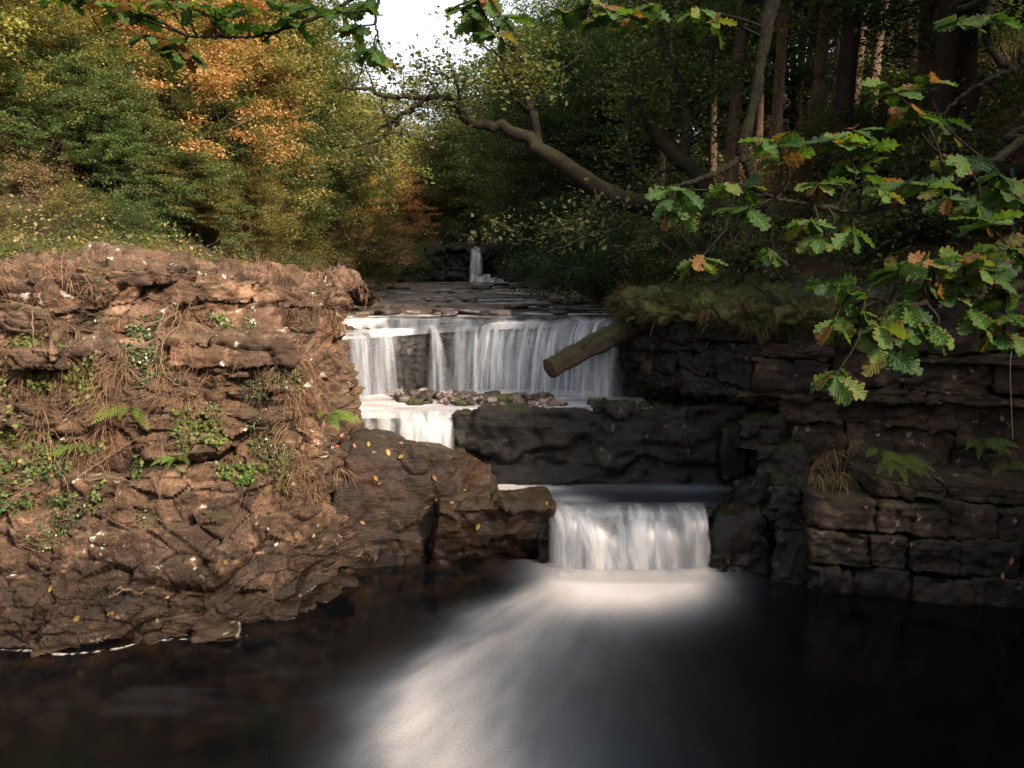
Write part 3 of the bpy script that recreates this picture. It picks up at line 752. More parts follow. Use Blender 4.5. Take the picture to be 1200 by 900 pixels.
# ------------------------------------------------------------------ water sheets
def water_sheet(name, xs, ys, z, foamf, mat, label, shallowf=None, zf=None, yfront=None):
    X, Y = np.meshgrid(xs, ys, indexing='ij')
    Zv = np.full(X.shape, z) if zf is None else zf(X, Y)
    if yfront is not None: Y = yfront(X) + (Y - ys[0]) * (ys[-1] - yfront(X)) / (ys[-1] - ys[0])
    V_ = np.stack([X, Y, Zv], -1).reshape(-1, 3)
    f = np.clip(foamf(V_), 0, 1)
    sh = shallowf(V_) if shallowf else np.zeros(len(V_))
    return struct(obj(name, build_mesh(name, V_, [grid_faces(len(xs), len(ys))[:, ::-1]], attrs={'foam': f, 'shallow': sh}), mat), label, 'water')
edge_w = np.array([G(a, b, 0)[:2] for a, b in [(655, 668), (600, 690), (520, 722), (445, 770), (405, 810), (385, 855), (375, 900), (365, 1000)]])
def foam0(V_):
    x, y = V_[:, 0], V_[:, 1]
    c = np.array([2.05, 14.6])
    r = np.hypot(x - c[0], y - c[1]); th = np.arctan2(x - c[0], c[1] - y)
    st = fbm(np.stack([th * 9, r * 0.7, th * 0], 1), 4, 91) ; st2 = fbm(np.stack([th * 34, r * 1.2, th * 0], 1), 3, 95)
    sw = fbm(np.stack([x * .9, y * .5, x * 0], 1), 3, 92)
    ex = np.interp(-y, -edge_w[:, 1], edge_w[:, 0])
    d = x - ex + 0.12 * sw + 0.08 * st
    lip_soft = np.interp(y, [7, 9, 11, 13], [0.75, 0.75, 0.6, 0.35])
    on = 1 / (1 + np.exp(-(d - lip_soft * 1.0) / (lip_soft * 0.32)))
    fall = np.exp(-(np.clip(d - 0.75, 0, 99) / np.interp(y, [7, 10, 13], [1.2, 1.2, 1.2])) ** 1.25)
    body = on * fall * np.interp(y, [7, 9, 11, 12.4], [1.05, .95, 0.6, 0.5])
    core = np.exp(-np.abs((x - 1.95 + .22 * np.clip(12.6 - y, 0, 9)) / np.interp(y, [9, 12.8], [1.1, 1.3])) ** 3 - (np.clip(12.65 - y, 0, 9) / 1.1) ** 2) * 1.5
    f = 1 - (1 - np.clip(body * (0.88 + 0.22 * st + .10 * st2 + .2 * sw), 0, 1)) * (1 - np.clip(core * (0.95 + 0.10 * st), 0, 1))
    f = f * np.where(x > 3.5, np.exp(-(x - 3.5) / .6), 1)
    f = np.where(y > 13.6, 0, f)
    wis = np.clip(fbm(np.stack([x * .7 + .5 * sw, y * 2.2, x * 0], 1), 4, 99) - .35, 0, 1) * np.exp(-((x + 4.2) / 2.2) ** 2 - ((y - 9.2) / 1.1) ** 2) * .04
    return f + wis
def shallow0(V_):
    x, y = V_[:, 0], V_[:, 1]
    sx = np.interp(x, [-9, -6.8, -5.2, -3.9, -2.8, -1.3, 0.5], [10, 10.1, 10.2, 10.5, 12.0, 12.6, 13.0])
    return np.clip(1 - (sx - y) / 1.5, 0, 1) ** 1.2
xs = dense([np.linspace(-30, -8, 12), np.linspace(-8, 8, 330), np.linspace(8, 30, 12)])
ys = dense([np.linspace(2.2, 6.5, 8), np.linspace(6.5, 14.2, 190)])
water_sheet('pool_water', xs, ys, 0.0, foam0, M['pool'], 'dark plunge pool with a plume of white foam', shallow0)
def foam1(V_):
    px, py = V_[:, 0], V_[:, 1]
    st = fbm(np.stack([V_[:, 0] * 1.2, V_[:, 1] * 4, V_[:, 0] * 0], 1), 3, 61)
    a = 0.55 * np.exp(-((px + 0.2) / 1.0) ** 2 - ((py - 14.9) / .55) ** 2)
    b = 0.35 * np.exp(-((px - 1.0) / .5) ** 2 - ((py - 13.9) / .45) ** 2) + .15 * np.exp(-((py - 13.5) / .16) ** 2) * (px > .6) * (px < 3.4)
    return 0.05 + (a + b + .12 * np.exp(-((py - 14.8) / .3) ** 2)) * (1 + .5 * st)
water_sheet('pool_water', np.linspace(-1.2, 4.6, 110), np.linspace(13.44, 16.2, 60), Z1 - .02, foam1, M['pool'], 'blue dark water between the lower fall and the dark ledge', zf=lambda X, Y: Z1 - .02 - .16 * np.clip((13.78 - Y) / .32, 0, 1) ** 2)
def foam2(V_):
    x, y = V_[:, 0], V_[:, 1]
    st = fbm(np.stack([x * 1.0, y * 3, x * 0], 1), 4, 62)
    base = np.interp(y, [14.8, 15.1, 15.6, 16.6, 17.2], [0.25, .6, .8, .8, 1.0])
    return base * np.interp(x, [-4, 0.4, 1.2, 2.3], [1, .95, .6, .45]) * (1 + .35 * st)
def z2f(X, Y): return Z2 - .1 * np.clip((15.15 - Y) / .2, 0, 1) ** 2
water_sheet('pool_water', np.linspace(-5.2, 2.8, 150), np.linspace(14.98, 17.9, 70), Z2, foam2, M['pool_white'], 'white foamy pool below the broad upper fall', zf=z2f, yfront=lambda X: np.interp(X, [-1.25, -.85], [14.98, 15.6]))
def foam3(V_):
    px, py = proj(V_)
    st = fbm(np.stack([V_[:, 0] * .8, V_[:, 1] * 2.0, V_[:, 0] * 0], 1), 4, 63)
    f = 0.9 * np.exp(-((px - 420) / 55) ** 2 - ((py - 381) / 7) ** 2) + 0.95 * np.exp(-((px - 655) / 55) ** 2 - ((py - 348) / 6) ** 2) + .8 * np.exp(-((px - 600) / 60) ** 2 - ((py - 342) / 4) ** 2)
    s6 = fbm(np.stack([V_[:, 0] * 5, V_[:, 1] * .8, V_[:, 0] * 0], 1), 3, 66)
    f += 0.3 * np.exp(-((py - 377) / 7) ** 2)
    return f * np.clip(.75 + .5 * st + .9 * s6, 0, 2) + np.clip(st - .1, 0, 1) * 1.0 + .06
def z3f(X, Y): return np.interp(Y, [16, 17.2, 18.4, 24, 66], [3.93, 3.93, 3.95, 3.98, 4.3])
lipfoam = foam3
ux = np.linspace(0, 1, 160); uy = np.concatenate([np.linspace(0, 1, 60) ** 2])
Yg = 18.0 + uy * 47
X = np.zeros((160, 60)); Y = np.zeros((160, 60))
for j in range(60):
    l, r_ = float(xl_(Yg[j])) - .6, float(xr_(Yg[j])) + .6
    X[:, j] = l + (r_ - l) * ux; Y[:, j] = Yg[j]
    if j < 6:
        w_ = 1 - j / 6
        Y[:, j] = Yg[j] * (1 - w_) + w_ * (np.interp(X[:, j], lipx, LY) - .03)
Zr = z3f(X, Y)
for j in range(5): Zr[:, j] = np.minimum(Zr[:, j], np.interp(X[:, j], lipx, lipz) + [-.12, .0, .02, .03, .04][j])
V_ = np.stack([X, Y, Zr], -1).reshape(-1, 3)
struct(obj('river_water', build_mesh('river_water', V_, [grid_faces(160, 60)[:, ::-1]], attrs={'foam': np.clip(foam3(V_), 0, 1), 'shallow': np.full(len(V_), .6)}), M['river']), 'shallow river running over the shelf above the falls', 'water')
# rock shelf that rises through the river, mossy
X = np.zeros((260, 170)); Y = np.zeros((260, 170)); yy = 18.3 + np.linspace(0, 1, 170) ** 1.7 * 44
for j in range(170):
    X[:, j] = np.linspace(float(xl_(yy[j])) - .8, float(xr_(yy[j])) + .4, 260); Y[:, j] = yy[j]
Zs = z3f(X, Y) - 0.05
q = np.stack([X * .3, Y * .9, X * 0], -1).reshape(-1, 3)
nz = fbm(q, 5, 71).reshape(X.shape)
u_ = (X - xl_(Y)) / (xr_(Y) - xl_(Y))
lev = np.interp(u_, [0, .1, .55, .75, 1], [.15, .04, .03, -.06, -.1])
Zs = Zs + lev + 0.15 * nz - 0.1 * np.clip((20.3 - Y) / 1.5, 0, 1)
struct(obj('river_shelf', build_mesh('river_shelf', np.stack([X, Y, Zs], -1).reshape(-1, 3), [grid_faces(260, 170)[:, ::-1]]), M['bed']), 'flat mossy rock shelf of the river above the falls', 'rock shelf')

# ------------------------------------------------------------------ waterfalls
def ribbon(top, bot, wt, wb, out, n=26, m=9, start=0.5, alpha=1.0, over=0.5, sag=0.0, s=0):
    """falling ribbon from lip point to base point; starts 'over' metres behind the lip"""
    top, bot = np.asarray(top, float), np.asarray(bot, float)
    v = np.linspace(0, 1, n)
    pts = np.zeros((n, 3)); wd = np.zeros(n)
    k = over / (over + abs(top[2] - bot[2]))
    for i, t in enumerate(v):
        if t < k:
            q = t / k
            pts[i] = top + np.array([(top[0] - bot[0]) * .5 * (1 - q), over * (1 - q), 0.035 + 0.02 * (1 - q) - 0.03 * q * q])
        else:
            q = (t - k) / (1 - k)
            h = q ** 0.5
            pts[i] = top + (bot - top) * np.array([h, h, 0]) + np.array([0, -out * math.sin(q * 1.2), (bot[2] - top[2]) * (0.25 * q + .75 * q * q)])
            pts[i][2] += 0.005
        wd[i] = wt + (wb - wt) * t ** 1.3
    jit = fbm(np.stack([v * 2.5, np.full(n, s * 3.1), v * 0], 1), 2, s) * 0.03
    pts[:, 0] += jit * v
    cx = np.linspace(-.5, .5, m)
    V_ = pts[:, None, :] + np.stack([cx[None, :] * wd[:, None], -0.10 * (1 - (2 * cx[None, :]) ** 2) * wd[:, None], np.zeros((n, m))], -1)
    L = np.concatenate([[0], np.cumsum(np.linalg.norm(np.diff(pts, axis=0), axis=1))])
    uv = np.stack([np.broadcast_to((cx[None, :]) * wd[:, None] * 1.0, (n, m)) + s * 1.7, np.broadcast_to(L[:, None], (n, m))], -1).reshape(-1, 2)
    e = np.clip((1 - np.abs(2 * cx)) / .7, 0, 1); e = e * e * (3 - 2 * e)
    fade = np.clip(v / (start * k + 1e-3), 0, 1) * np.interp(v, [0, .9, 1], [1, 1, .85])
    ed = (e[None, :] * fade[:, None] * alpha).reshape(-1)
    return V_.reshape(-1, 3), grid_faces(n, m), uv, ed
def water_obj(name, parts, mat, parent):
    Vs, Fs, Us, Es, o = [], [], [], [], 0
    for V_, F_, u, e in parts:
        Vs.append(V_); Fs.append(F_ + o); Us.append(u); Es.append(e); o += len(V_)
    return obj(name, build_mesh(name, np.concatenate(Vs), [np.concatenate(Fs)], uv=np.concatenate(Us), attrs={'edge': np.concatenate(Es)}), mat, parent)

up = tag(empty('waterfall', (-.5, 17.3, Z2)), 'broad curtain waterfall pouring over the dark step above the stone bar', 'waterfall')
up_inv = Matrix.Translation(up.location).inverted()
def child(o):
    o.matrix_parent_inverse = up_inv; return o
# thin curtain following the lip
cur = []
pxs = np.linspace(400, 735, 90)
n = 30
Vc = np.zeros((90, n, 3)); Uc = np.zeros((90, n, 2)); Ec = np.zeros((90, n))
for i, px in enumerate(pxs):
    l = lip(px)
    den = np.interp(px, [400, 408, 462, 470, 500, 545, 560, 700, 735], [.25, .4, .35, .05, .1, .15, .3, .38, .3])
    for j in range(n):
        t = j / (n - 1)
        if t < .4:
            q = t / .4; p = l + np.array([0.05 * (1 - q), 1.3 * (1 - q), .05 - .02 * q])
        else:
            q = (t - .4) / .6; p = l + np.array([-0.12 * q, -0.12 * q - .1 * math.sin(q * 1.5) - .05, .03 - (l[2] - Z2) * (.3 * q + .7 * q * q)])
        Vc[i, j] = p; Uc[i, j] = ((px - 400) * .0185, t * 3.2); Ec[i, j] = den * min(1, t / .25) * (1 if t > .4 else .8)
fc = grid_faces(90, n)
child(water_obj('curtain', [(Vc.reshape(-1, 3), fc, Uc.reshape(-1, 2), Ec.reshape(-1))], M['fall_curtain'], up))
strands = [(408, 415, 12, 26, .9), (418, 428, 10, 26, .95), (432, 440, 12, 24, .8), (446, 455, 10, 18, .75), (455, 466, 6, 12, .6), (507, 513, 9, 17, .9), (503, 522, 4, 10, .5), (536, 532, 9, 16, .7), (545, 538, 6, 14, .5),
           (556, 552, 10, 18, .7), (570, 560, 14, 28, .95), (584, 574, 14, 26, .95), (600, 590, 12, 22, .8), (612, 600, 10, 18, .7), (626, 612, 14, 26, .9), (640, 626, 12, 24, .8), (655, 636, 14, 26, .9), (668, 650, 12, 22, .8),
           (682, 664, 14, 26, .9), (694, 676, 12, 22, .75), (706, 690, 14, 24, .85), (716, 703, 12, 22, .8), (724, 714, 10, 16, .7)]
for k, (pt, pb, wt, wb, al) in enumerate(strands):
    l = lip(pt); sc = l[1] / FPX
    b = G(pb, 466, Z2); b[1] = min(b[1], l[1] - .12); b[1] = max(b[1], l[1] - .45); b[0] = (pb - 600) / FPX * (b[1] * cp + 2.65 * sp)
    part = ribbon(l, b + np.array([0, 0, -.02]), wt * sc * 1.1, wb * sc * (1.5 + .5 * ((k * 7) % 5) / 5), .08, alpha=al, s=k, over=.45)
    child(water_obj('water_strand', [part], M['fall'], up))
# mist-white apron where it lands
def apron(pts, w0, w1, z, name, parent, mat, al=1.0, lift=.05):
    """low soft foam skirt along a line"""
    p = spline(np.array(pts), 60); m = 10
    t = np.linspace(0, 1, m); Vv = np.zeros((60, m, 3)); E_ = np.zeros((60, m)); U_ = np.zeros((60, m, 2))
    for i in range(60):
        for j in range(m):
            Vv[i, j] = p[i] + np.array([0, w0 - (w0 + w1) * t[j], lift * math.sin(math.pi * min(1, t[j] * 1.0)) + .006])
            E_[i, j] = al * math.sin(math.pi * t[j]) ** .8 * min(1, min(i, 59 - i) / 6)
            U_[i, j] = (p[i][0] * 1.0, t[j] * 1.0)
    Vv[..., 2] += z
    return water_obj(name, [(Vv.reshape(-1, 3), grid_faces(60, m), U_.reshape(-1, 2), E_.reshape(-1))], mat, parent)
bl_ = [np.array([lip(px)[0], lip(px)[1] - .35, 0]) for px in (405, 440, 480, 520, 560, 600, 640, 680, 720)]
child(apron(bl_, .35, .45, Z2, 'foam_skirt', up, M['foam'], 1.0, .09))

low = tag(empty('waterfall', (2.0, 13.3, 0)), 'small low cascade tumbling into the dark pool beside the flat block', 'waterfall')
low_inv = Matrix.Translation(low.location).inverted()
def childl(o):
    o.matrix_parent_inverse = low_inv; return o
def lowp(px, py, y): return P(px, py, y)
specs = [(655, 600, 668, 664, 30, 50, .95), (672, 606, 694, 668, 34, 66, 1.0), (688, 618, 712, 668, 22, 58, .8), (716, 632, 728, 668, 18, 56, .9), (730, 618, 740, 668, 24, 62, 1.0), (752, 612, 750, 668, 30, 60, 1.0), (740, 636, 760, 668, 40, 60, .8),
         (772, 614, 774, 668, 28, 50, .9), (788, 622, 786, 668, 16, 36, .55), (803, 599, 806, 666, 22, 34, .8), (815, 600, 818, 666, 18, 26, .75), (823, 602, 826, 664, 10, 14, .5)]
for k, (pt, yt, pb, yb, wt, wb, al) in enumerate(specs):
    l = P(pt, yt, 13.5); l[2] = .955 - .012 * max(0, yt - 602); b = G(pb, yb, 0); b[1] = 13.14; b[2] = -.02
    b[0] = (pb - 600) / FPX * (b[1] * cp + 5 * sp)
    childl(water_obj('water_strand', [ribbon(l, b, wt * .0145, wb * .0145, .10, alpha=al, s=40 + k, over=.3, start=1.4)], M['fall_soft'], low))
childl(apron([(0.55, 13.1, 0), (1.2, 13.0, 0), (2.0, 12.98, 0), (2.8, 13.0, 0), (3.5, 13.15, 0)], .25, .55, 0, 'foam_skirt', low, M['foam'], .9, .06))

nx_, ny_ = 70, 22
Vc = np.zeros((nx_, ny_, 3)); Uc = np.zeros((nx_, ny_, 2)); Ec = np.zeros((nx_, ny_))
for i, x in enumerate(np.linspace(.62, 3.36, nx_)):
    wob_ = .05 * float(vnoise(np.array([[x * 2.3, 0., 0.]]), 5)[0]); den = np.interp(x, [.62, .8, 1.2, 1.45, 1.75, 2.1, 2.6, 2.75, 2.95, 3.25, 3.36], [0, .8, .9, .5, .6, .95, .85, .5, .85, .8, 0])
    for j in range(ny_):
        t = j / (ny_ - 1)
        if t < .35: q = t / .35; p_ = np.array([x, 13.85 - .38 * q, .985 - .02 * q * q + wob_ * q * .3])
        else: q = (t - .35) / .65; p_ = np.array([x, 13.47 - .26 * q ** .6, .965 + wob_ * .3 - .985 * (.25 * q + .75 * q * q)])
        Vc[i, j] = p_; Uc[i, j] = (x, t * 1.6); Ec[i, j] = den * min(1, t / .3) * (.6 + .4 * min(1, max(0, t - .3) * 2))
childl(water_obj('curtain', [(Vc.reshape(-1, 3), grid_faces(nx_, ny_), Uc.reshape(-1, 2), Ec.reshape(-1))], M['fall_soft'], low))
md = tag(empty('waterfall', (-1.5, 14.9, 1.0)), 'short silky spill between the brown boulder and the dark ledge', 'waterfall')
md_inv = Matrix.Translation(md.location).inverted()
for k, (pt, wt, al) in enumerate([(402, 24, .4), (426, 26, .45), (450, 26, .5), (474, 28, .7), (492, 28, .9), (508, 26, 1.0), (520, 20, .9)]):
    l = P(pt, 499 + (pt - 395) * .03, 14.92); l[2] = Z2 + .0
    b = l + np.array([.06, -.28, -1.2])
    o = water_obj('water_strand', [ribbon(l, b, wt * .016, wt * .019, .06, alpha=al, s=60 + k, over=.3)], M['fall_soft'], md)
    o.matrix_parent_inverse = md_inv

# far falls
fw = struct(obj('far_step', *(lambda: (build_mesh('far_step', *(lambda r: (r[0], [r[1]]))(sheet(
    [[np.array([x, 64.6 + dy + .03 * abs(x + 3), z]) for dy, z in ((-1.2, 3.6), (-1.1, 4.6), (-.2, 5.0), (0.0, 5.2), (.1, 6.6), (.6, 7.0), (3, 7.1), (8, 7.4))] for x in (-16, -11, -8, -6, -4, -2.6, -1, 2, 6, 12)],
    160, 70, amp=.5, scale=(.5, .5, .9), crack=.2, rough=.2, s=44))), M['rock_wet']))()), 'dark rock step far up the river', 'rock step')
fa = tag(empty('waterfall', (-3.0, 64, 4.3)), 'thin white waterfall far upstream over a low cascade', 'waterfall')
fi = Matrix.Translation(fa.location).inverted()
for k, (px, y0, y1, w, d) in enumerate([(558, 290, 322, 10, 62.9), (556, 292, 322, 7, 62.8), (561, 296, 322, 5, 62.7), (556, 321, 336, 9, 61.8), (563, 324, 338, 12, 61.7), (570, 322, 337, 8, 61.7), (577, 326, 338, 13, 61.6), (586, 328, 336, 8, 61.6), (592, 331, 338, 8, 61.4)]):
    t_, b_ = P(px, y0, d), P(px, y1, d - .3)
    o = water_obj('water_strand', [ribbon(t_, b_, w * .075, w * .12, .1, alpha=1.4, s=80 + k, over=.4)], M['fall_soft'], fa); o.matrix_parent_inverse = fi

# thin line of froth along the outcrop's foot
ln = [G(a, b, 0) for a, b in [(-30, 762), (30, 764), (80, 766), (130, 762), (170, 754), (215, 750), (260, 748), (290, 746)]]
p = spline(np.array(ln), 120)
w_ = 0.02 + 0.018 * fbm(np.stack([p[:, 0] * 4, p[:, 1] * 0, p[:, 0] * 0], 1), 3, 6)
Vv = np.stack([p + np.stack([0 * w_, w_, 0 * w_ + .008], 1), p - np.stack([0 * w_, w_, 0 * w_ - .008], 1)], 1).reshape(-1, 3)
Vv[:, 1] += .03 * np.repeat(fbm(np.stack([p[:, 0] * 2, p[:, 1] * 0, p[:, 0] * 0], 1), 3, 8), 2)
froth = obj('froth', build_mesh('froth', Vv, [grid_faces(120, 2)], uv=np.stack([Vv[:, 0] * 3, Vv[:, 1]], 1), attrs={'edge': np.full(len(Vv), 1.0)}), M['froth'])
stuff(froth, 'thin white froth line along the outcrop foot', 'froth')
#INSERT2
# ------------------------------------------------------------------ vegetation builders
def leaf_cloud(C, size, rg, flat=0.55, droop=0.25, wide=0.3, axis=None, nrm=None):
    """folded diamond leaves (2 triangles each) at points C"""
    n = len(C)
    s = size * rg.uniform(0.65, 1.35, n)[:, None]
    nn = unit(np.array([0, 0, 1.0]) + rg.normal(0, flat, (n, 3))) if nrm is None else unit(nrm + rg.normal(0, flat, (n, 3)))
    ax = rg.normal(0, 1, (n, 3)) if axis is None else axis + rg.normal(0, .5, (n, 3))
    ax[:, 2] -= droop
    ax = unit(ax - nn * (ax * nn).sum(1, keepdims=True)); b = np.cross(nn, ax)
    V_ = np.stack([C - ax * s * .5, C + b * s * wide + nn * s * .07, C + ax * s * .5, C - b * s * wide + nn * s * .07], 1).reshape(-1, 3)
    i = np.arange(n)[:, None] * 4
    F_ = np.concatenate([i + np.array([[0, 1, 2]]), i + np.array([[0, 2, 3]])])
    return V_, F_
def leaf_mesh(name, C, size, rg, clump=None, **kw):
    V_, F_ = leaf_cloud(C, size, rg, **kw)
    r_ = rg.uniform(0, 1, len(C))
    if clump is not None: r_ = np.clip(0.55 * r_ + 0.45 * clump, 0, 1)
    return build_mesh(name, V_, [F_], smooth=False, attrs={'rnd': np.repeat(r_, 4)})
def grow(mb, tips, p, d, L, r, lvl, prm, rg):
    mx = len(prm['len']) - 1
    n = max(3, int(prm['seg'][lvl]))
    pts = [np.array(p, float)]; d = unit(d)
    for i in range(n):
        d = unit(d + rg.normal(0, prm['wob'][lvl], 3) + np.array([0, 0, prm['up'][lvl]]))
        pts.append(pts[-1] + d * L / n)
    pts = np.array(pts)
    rad = r * np.linspace(1, prm['tap'][lvl], n + 1)
    if lvl == 0: rad[0] *= 1.35
    tube(mb, pts, rad, k=max(3, 8 - 2 * lvl), rough=(.18 if lvl == 0 else 0))
    if lvl == mx:
        for f in prm.get('tipf', (.35, .6, .8, 1.0)):
            q = f * n; i = min(int(q), n - 1)
            tips.append(pts[i] + (pts[i + 1] - pts[i]) * (q - i))
        return
    K = prm['kids'][lvl]; a0 = rg.uniform(0, 6.28)
    for k in range(K):
        f = prm['f0'][lvl] + (1 - prm['f0'][lvl]) * (k + rg.uniform(.1, .9)) / K
        q = f * n; i = min(int(q), n - 1); o = pts[i] + (pts[i + 1] - pts[i]) * (q - i)
        t_ = unit(pts[i + 1] - pts[i])
        az = a0 + k * 2.4 + rg.uniform(-.4, .4)
        s1 = unit(np.cross(t_, [0.3, .2, 1.0] if abs(t_[2]) < .9 else [1, 0, 0])); s2 = np.cross(t_, s1)
        ang = R(prm['ang'][lvl]) * rg.uniform(.75, 1.2)
        side_ = math.cos(az) * s1 + math.sin(az) * s2
        if lvl >= 1: side_[2] *= .45
        dd = unit(t_ * math.cos(ang) + unit(side_) * math.sin(ang))
        LL = prm['len'][lvl + 1] * rg.uniform(.65, 1.2) * (1.15 - .5 * (f - prm['f0'][lvl]) / (1 - prm['f0'][lvl] + 1e-6) * (lvl == 0))
        grow(mb, tips, o, dd, LL, min(rad[i] * .6, prm['rad'][lvl + 1]), lvl + 1, prm, rg)
def make_tree(prm, seed, leaves, lsize, spread, flatz, d0=(0, 0, 1), **kw):
    rg = np.random.default_rng(seed)
    mb, tips = MB(), []
    grow(mb, tips, (0, 0, 0), np.array(d0, float), prm['len'][0], prm['rad'][0], 0, prm, rg)
    T = np.array(tips)
    C = T[rg.integers(0, len(T), leaves)]
    idx = rg.integers(0, len(T), leaves); C = T[idx]
    off = rg.normal(0, 1, (leaves, 3)) * np.array([spread, spread, spread * flatz])
    cl = rg.uniform(0, 1, len(T))
    lm = leaf_mesh('crown', C + off, lsize, rg, clump=cl[idx], **kw)
    return mb.mesh('trunk'), lm, T
BROAD = dict(len=[7.5, 4.2, 2.2, 1.1], rad=[.2, .09, .04, .015], seg=[8, 6, 5, 3], wob=[.10, .16, .2, .25], up=[.06, .05, .02, -.02], tap=[.35, .3, .3, .4], kids=[11, 5, 4], f0=[.3, .3, .25], ang=[62, 50, 45])
TALL = dict(len=[13.0, 3.6, 1.9, 1.0], rad=[.2, .06, .03, .012], seg=[10, 6, 5, 3], wob=[.035, .14, .2, .25], up=[.02, .06, .0, -.03], tap=[.45, .3, .3, .4], kids=[15, 5, 4], f0=[.42, .3, .25], ang=[70, 50, 45])
POLE = dict(len=[19.0, 3.2, 1.6, .8], rad=[.24, .05, .025, .01], seg=[12, 6, 4, 3], wob=[.018, .13, .2, .25], up=[.02, .02, .0, -.03], tap=[.5, .3, .3, .4], kids=[17, 4, 3], f0=[.36, .3, .25], ang=[78, 50, 45])
SHRUB = dict(len=[.5, 1.7, 1.0, .55], rad=[.05, .03, .014, .007], seg=[3, 5, 4, 3], wob=[.1, .16, .2, .25], up=[.05, .03, .0, -.04], tap=[.6, .3, .3, .4], kids=[10, 5, 4], f0=[.2, .3, .25], ang=[50, 48, 45])
BARE = dict(len=[4.5, 1.8, .9, .45], rad=[.06, .025, .012, .006], seg=[8, 5, 4, 3], wob=[.1, .16, .2, .25], up=[.06, .03, .0, -.0], tap=[.35, .3, .3, .4], kids=[10, 5, 4], f0=[.3, .3, .25], ang=[55, 50, 45])
TREES = {'broad': [make_tree(BROAD, 100 + k, 34000, .125, .26, .32) for k in range(4)],
         'tall': [make_tree(TALL, 200 + k, 30000, .13, .28, .32) for k in range(3)],
         'pole': [make_tree(POLE, 300 + k, 15000, .15, .36, .35) for k in range(3)],
         'shrub': [make_tree(SHRUB, 400 + k, 9000, .07, .15, .4) for k in range(4)],
         'bare': [make_tree(BARE, 500 + k, 900, .06, .2, .6) for k in range(2)]}
def place(kind, v, x, y, s, rot, leafm, label, cat, group, z=None, barkm='bark', name=None, sz=None):
    tm, lm, _ = TREES[kind][v % len(TREES[kind])]
    z = gz(x, y) - .15 if z is None else z
    e = empty(name or ('shrub' if kind == 'shrub' else 'tree'), (x, y, z))
    e.scale = (s, s, sz or s); e.rotation_euler = (random.uniform(-.04, .04), random.uniform(-.04, .04), rot)
    obj('stem' if kind == 'shrub' else 'trunk', tm, M[barkm], e); obj('crown' if kind != 'shrub' else 'foliage', lm, M[leafm], e)
    tag(e, label, cat, group)
    return e
def bx(px, y): return (px - 600) / FPX * (y * cp)      # x under a pixel column at depth y, near eye level

rt = random.Random(11)
SUNB, SHADEB = 'behind the sunlit outcrop', 'above the shaded block cliff'
LAB = {
 'leaf_yellow': ('yellow-green autumn tree on the slope behind the sunlit outcrop', 'yellowing trees behind the outcrop'),
 'leaf_orange': ('orange autumn tree on the slope behind the sunlit outcrop', 'orange trees behind the outcrop'),
 'leaf_green': ('green leafy tree on the slope behind the sunlit outcrop', 'green trees behind the outcrop'),
 'leaf_dry': ('bare brownish tree with few dry leaves behind the sunlit outcrop', 'brown trees behind the outcrop'),
 'leaf_dark': ('dark green tree deep on the slope behind the sunlit outcrop', 'dark trees behind the outcrop')}
